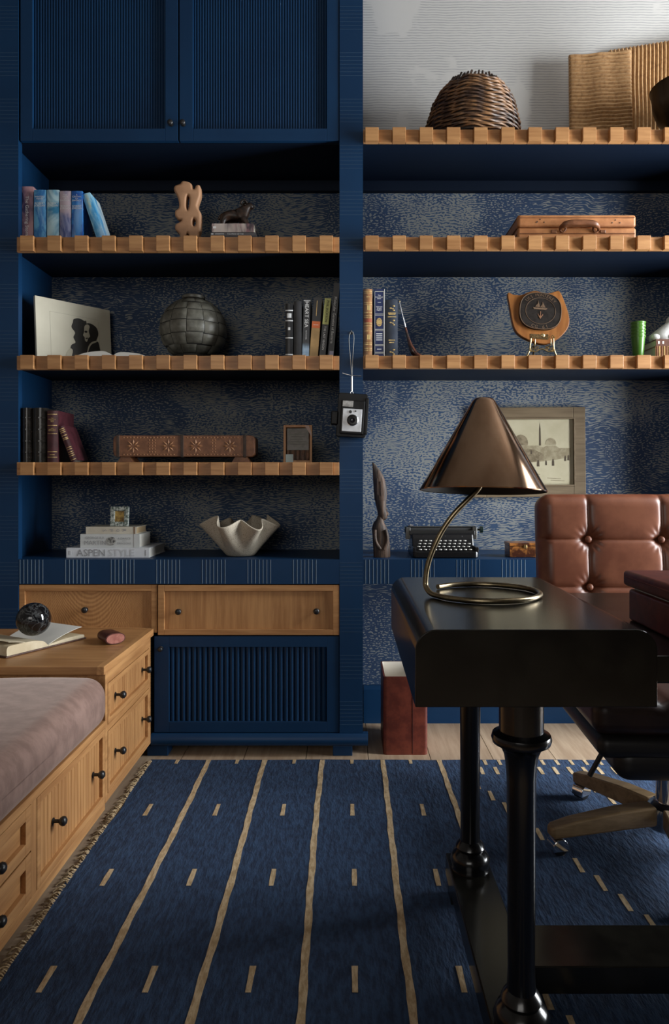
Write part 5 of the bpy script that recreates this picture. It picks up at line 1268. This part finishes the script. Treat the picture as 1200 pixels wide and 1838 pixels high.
# typewriter
ty = thing('typewriter', 'black portable typewriter with rows of pale keys on the counter', 'typewriter', (0.368, 2.63, ZC))
TB = mat('black_enamel', (0.008, 0.008, 0.009), 0.22)
tw = 0.1225
part('base', G().prism(rr(2*tw, 0.235, 0.018, 4, -tw, 0.0), 'z', 0.002, 0.024), TB, ty, bev=0.002)
for sx_ in (-1, 1):
    for yy in (0.025, 0.21): part('foot', G().lathe([(0.009, 0), (0.009, 0.003)], 12, (sx_*(tw-0.025), yy, 0)), BLACK, ty)
part('body', G().prism([(0.075, 0.022), (0.095, 0.066), (0.105, 0.083), (0.20, 0.083), (0.22, 0.06), (0.225, 0.022)], 'x', -tw*0.96, tw*0.96), TB, ty, bev=0.004)
KC = mat('pale_key', (0.55, 0.54, 0.50), 0.35)
g = G(); g2 = G()
for r in range(4):
    for k in range(11 if r < 3 else 10):
        xx = -0.098+0.0186*k+(0.004, 0.0, 0.005, 0.010)[r]; yy = 0.014+0.0165*r; zz_ = 0.030+0.0095*r
        g.lathe([(0.0062, 0), (0.0062, 0.002), (0.005, 0.003)], 12, (xx, yy, zz_)); g2.tube([(xx, yy+0.004, zz_-0.012), (xx, yy, zz_)], 0.0015, 5)
part('keys', g, KC, ty, smooth=40, kind='stuff', label='pale round keys'); part('key_levers', g2, TB, ty, kind='stuff')
part('space_bar', G().box(-0.055, 0.055, 0.001, 0.008, 0.026, 0.030), TB, ty, bev=0.001)
part('side_guard', G().box(-tw, -tw+0.012, 0.004, 0.10, 0.02, 0.040), TB, ty, bev=0.003); part('side_guard', G().box(tw-0.012, tw, 0.004, 0.10, 0.02, 0.040), TB, ty, bev=0.003)
part('carriage', G().box(-tw*1.02, tw*1.06, 0.125, 0.165, 0.076, 0.094), mat('dark_steel', (0.06, 0.06, 0.06), 0.35, 0.8), ty, bev=0.002)
part('platen', G().lathe([(0.014, -tw*1.05), (0.014, tw*1.10)], 20, (0, 0.150, 0.096), axis='x'), mat('rubber', (0.012, 0.012, 0.012), 0.6), ty, smooth=40)
for sx_, ee in ((-1, tw*1.05), (1, tw*1.24)):
    part('platen_knob', G().lathe([(0.004, sx_*(ee-0.025)), (0.004, sx_*ee), (0.013, sx_*(ee+0.001)), (0.013, sx_*(ee+0.011)), (0.010, sx_*(ee+0.013))], 20, (0, 0.150, 0.096), axis='x'), mat('green_black_bakelite', (0.008, 0.018, 0.016), 0.3), ty, smooth=40)
    part('end_bracket', G().box(*(sorted((sx_*(tw*0.98), sx_*(tw*1.13)))), 0.128, 0.172, 0.060, 0.106), mat('worn_steel', (0.22, 0.22, 0.21), 0.3, 0.9), ty, bev=0.002)
part('paper_bail', G().tube([(-tw*0.98, 0.138, 0.108), (tw*1.05, 0.138, 0.108)], 0.0018, 8), bpy.data.materials['worn_steel'], ty, smooth=60)
for xx in (-0.075, -0.015, 0.01, 0.075): part('bolt', G().sphere((xx, 0.1005, 0.074), 0.0026, 8, 6), CHROME, ty)
part('return_lever', G().tube(smoothline([(-tw*1.06, 0.14, 0.10), (-tw*1.08, 0.12, 0.112), (-tw*0.9, 0.115, 0.116)], 4), 0.002, 8), CHROME, ty, smooth=60)

# small brindled box and the framed picture
sb = thing('trinket_box', 'small brindled orange-brown box on the counter behind the chair', 'box', (W(942, 1005, 2.66).x, 2.66, ZC))
BRI = mottled('brindled_veneer', (0.05, 0.014, 0.006), (0.34, 0.13, 0.03), 42, 0.3, lo=0.4, hi=0.62)
bwid = 0.058
part('body', G().box(-bwid, bwid, 0.0, 0.085, 0.0, 0.042), BRI, sb, bev=0.002); part('lid', G().box(-bwid-0.002, bwid+0.002, -0.002, 0.087, 0.0425, 0.054), BRI, sb, bev=0.002)
part('clasp', G().box(-0.006, 0.006, -0.004, -0.001, 0.034, 0.048), BRASS, sb, bev=0.001)
YW = BY-0.002; a, c_ = W(851, 892, 2.945), W(1051.5, 731, 2.945)
fp = thing('framed_picture', 'old view of domes and minarets in a grey-brown frame on the wallpaper', 'picture', ((a.x+c_.x)/2, 2.946, a.z), (math.radians(0), math.radians(-0.5), 0))
fw_, fh_ = c_.x-a.x, c_.z-a.z
FRM = wood('grey_brown_frame', (0.120, 0.080, 0.040), (0.195, 0.138, 0.075), 'x', 0.6, bump=0.3)
bwf = 0.050
part('frame', frame_geo(-fw_/2, fw_/2, 0, fh_, bwf, bwf, bwf, bwf, 0, 0.020), FRM, fp, bev=0.002)
part('frame_lip', frame_geo(-fw_/2+bwf-0.006, fw_/2-bwf+0.006, bwf-0.006, fh_-bwf+0.006, 0.006, 0.006, 0.006, 0.006, -0.004, 0.02), FRM, fp, bev=0.001)
pv = mottled('sepia_sky', (0.44, 0.39, 0.25), (0.53, 0.48, 0.33), 6, 0.7)
ip0, ip1, iz0, iz1 = -fw_/2+bwf, fw_/2-bwf, bwf, fh_-bwf
part('print', G().box(ip0, ip1, 0.008, 0.014, iz0, iz1), pv, fp)
SEP = mottled('sepia_wash', (0.15, 0.115, 0.065), (0.26, 0.21, 0.13), 60, 0.8); SEPL = mottled('pale_sepia_wash', (0.26, 0.215, 0.13), (0.36, 0.31, 0.20), 60, 0.8); SEPD = mat('dark_sepia', (0.07, 0.05, 0.03), 0.8)
pw_, ph_ = ip1-ip0, iz1-iz0
def pshape(name, pts, m, lift, k=1):
    P_ = [(ip0+u*pw_, iz0+v*ph_) for (u, v) in pts]
    return part(name, G().prism(P_, 'y', 0.008-lift, 0.0085), m, fp)
# drawing laid out in fractions of the visible paper (left edge hidden by the lamp)
pshape('printed_wall', [(0.1,0.34),(0.1,0.57),(0.22,0.57),(0.24,0.60),(0.33,0.60),(0.33,0.62),(0.48,0.62),(0.48,0.60),(0.60,0.60),(0.66,0.57),(0.70,0.60),(0.80,0.60),(0.84,0.56),(0.97,0.56),(0.97,0.42),(0.8,0.38),(0.6,0.35),(0.3,0.33)], SEPL, 0.0003)
pshape('printed_wall', [(0.12,0.34),(0.12,0.50),(0.25,0.55),(0.4,0.56),(0.55,0.54),(0.66,0.47),(0.66,0.38),(0.5,0.34)], SEP, 0.0005)
pshape('printed_dome', [(0.40+0.085*math.cos(t*PI/10), 0.64+0.13*math.sin(t*PI/10)) for t in range(11)]+[(0.318,0.61),(0.482,0.61)][::1], SEP, 0.0006)
pshape('printed_dome', [(0.745+0.062*math.cos(t*PI/10), 0.63+0.085*math.sin(t*PI/10)) for t in range(11)]+[(0.685,0.61),(0.805,0.61)], SEPL, 0.0006)
pshape('printed_minaret', [(0.17,0.55),(0.17,0.80),(0.185,0.83),(0.19,0.92),(0.20,0.965),(0.21,0.92),(0.215,0.83),(0.23,0.80),(0.23,0.55)], SEP, 0.0006)
pshape('printed_minaret', [(0.612,0.60),(0.615,0.86),(0.622,0.95),(0.63,0.86),(0.634,0.60)], SEPD, 0.0006)
for (u, v, s_) in ((0.60, 0.28, 1.0), (0.77, 0.29, 1.0), (0.91, 0.36, 0.8), (0.945, 0.37, 0.8), (0.33, 0.44, 0.6), (0.52, 0.47, 0.6), (0.69, 0.30, 0.7)):
    pshape('printed_figure', [(u-0.014*s_, v), (u+0.014*s_, v), (u+0.012*s_, v+0.07*s_), (u+0.004*s_, v+0.105*s_), (u-0.005*s_, v+0.105*s_), (u-0.012*s_, v+0.07*s_)], SEPD, 0.0008)
for (u0, u1, v) in ((0.70, 0.86, 0.10), (0.74, 0.90, 0.065), (0.45, 0.60, 0.06), (0.48, 0.62, 0.17)):
    pshape('printed_stroke', [(u0, v), (u1, v-0.012), (u1, v-0.006), (u0, v+0.007)], SEP, 0.0006)

# ------------------------------------------------------------------ things on the bench cabinet
TOPZ = 0.4678
obk = thing('old_book', 'old open book with yellowed pages lying on the oak end cabinet', 'book', (-0.965, 2.300, TOPZ+0.0004), math.radians(62))
# local x runs along the lower edge of the spread, y along the gutter
part('cover', G().box(-0.158, 0.150, -0.004, 0.215, 0.0, 0.004), mottled('marbled_cover', (0.045, 0.015, 0.012), (0.13, 0.06, 0.04), 90, 0.5), obk, bev=0.001)
AGED = mottled('yellowed_page', (0.52, 0.43, 0.28), (0.66, 0.58, 0.42), 12, 0.75)
for s, w, hh in ((-1, 0.152, 0.034), (1, 0.144, 0.016)):
    top = [(s*w, 0.0045), (s*(w-0.002), hh*0.9), (s*w*0.8, hh), (s*w*0.4, hh*0.96), (s*w*0.14, hh*0.72), (s*w*0.03, 0.010), (0.0, 0.006), (0.0, 0.0045)]
    g = G().prism([(p.x, p.y) for p in smoothline([(q_[0], q_[1], 0) for q_ in top], 4)], 'y', 0.0, 0.210)
    part('page_block', g, AGED, obk, smooth=40)
for s, a0, w in ((1, 24, 0.140), (-1, 12, 0.146)):
    g = G(); pts = [(0.0, 0.008)]
    for k in range(1, 9):
        u = k/8; an_ = math.radians(a0)*(1-0.75*u); pts.append((pts[-1][0]+s*w/8*math.cos(an_), pts[-1][1]+w/8*math.sin(an_)+(0.0025 if s < 0 else 0)))
    g.prism(pts+[(p_[0], p_[1]+0.0012) for p_ in reversed(pts)], 'y', 0.002, 0.208)
    part('loose_page', g, PAPERW if s > 0 else AGED, obk, smooth=40)
mb = mat('black_marble', (0.006, 0.006, 0.007), 0.06); n_ = N(mb); v_ = n_.coords((1,1,1)); a_ = n_.noise(v_, 22, 6, 0.6, 1.5)
n_.color(n_.mix(n_.step(n_.math('ABSOLUTE', n_.math('SUBTRACT', a_, 0.5)), 0.0, 0.035, 0.22, 0.0), (0.006, 0.006, 0.007), (0.32, 0.33, 0.33)))
sb_ = thing('marble_ball', 'polished black marble ball resting on the old open book', 'ball', (-1.014, 2.30, TOPZ+0.0385))
part('ball', G().sphere((0, 0, 0.0535), 0.0535, 40, 24), mb, sb_, smooth=80)
cc = thing('cigar_case', 'dark red oval leather case with pink end on the oak end cabinet', 'case', (-0.795, 2.385, TOPZ), math.radians(-52))
g = G(); secs = []
for (u, s_) in ((0.0, 0.55), (0.006, 0.80), (0.02, 0.95), (0.05, 1.0), (0.095, 1.0), (0.1, 0.98)): secs.append((0, 0, u-0.05, 0.034*s_, 0.0185*s_))
g.loft(secs, 28, 2.3); g.xf(Matrix.Translation((0, 0, 0.0186)) @ Matrix.Rotation(PI/2, 4, 'Y') @ Matrix.Rotation(PI/2, 4, 'Z'))
part('shell', g, mottled('maroon_lizard', (0.050, 0.012, 0.010), (0.10, 0.028, 0.020), 90, 0.4, bump=0.2), cc, smooth=40)
g = G().loft([(0, 0, 0.049, 0.0312, 0.0165), (0, 0, 0.0525, 0.030, 0.0155)], 28, 2.3); g.xf(Matrix.Translation((0, 0, 0.0186)) @ Matrix.Rotation(PI/2, 4, 'Y') @ Matrix.Rotation(PI/2, 4, 'Z'))
part('end_cap', g, mottled('rose_leather', (0.30, 0.10, 0.075), (0.42, 0.17, 0.13), 60, 0.4), cc, smooth=40, label='pink end cap')
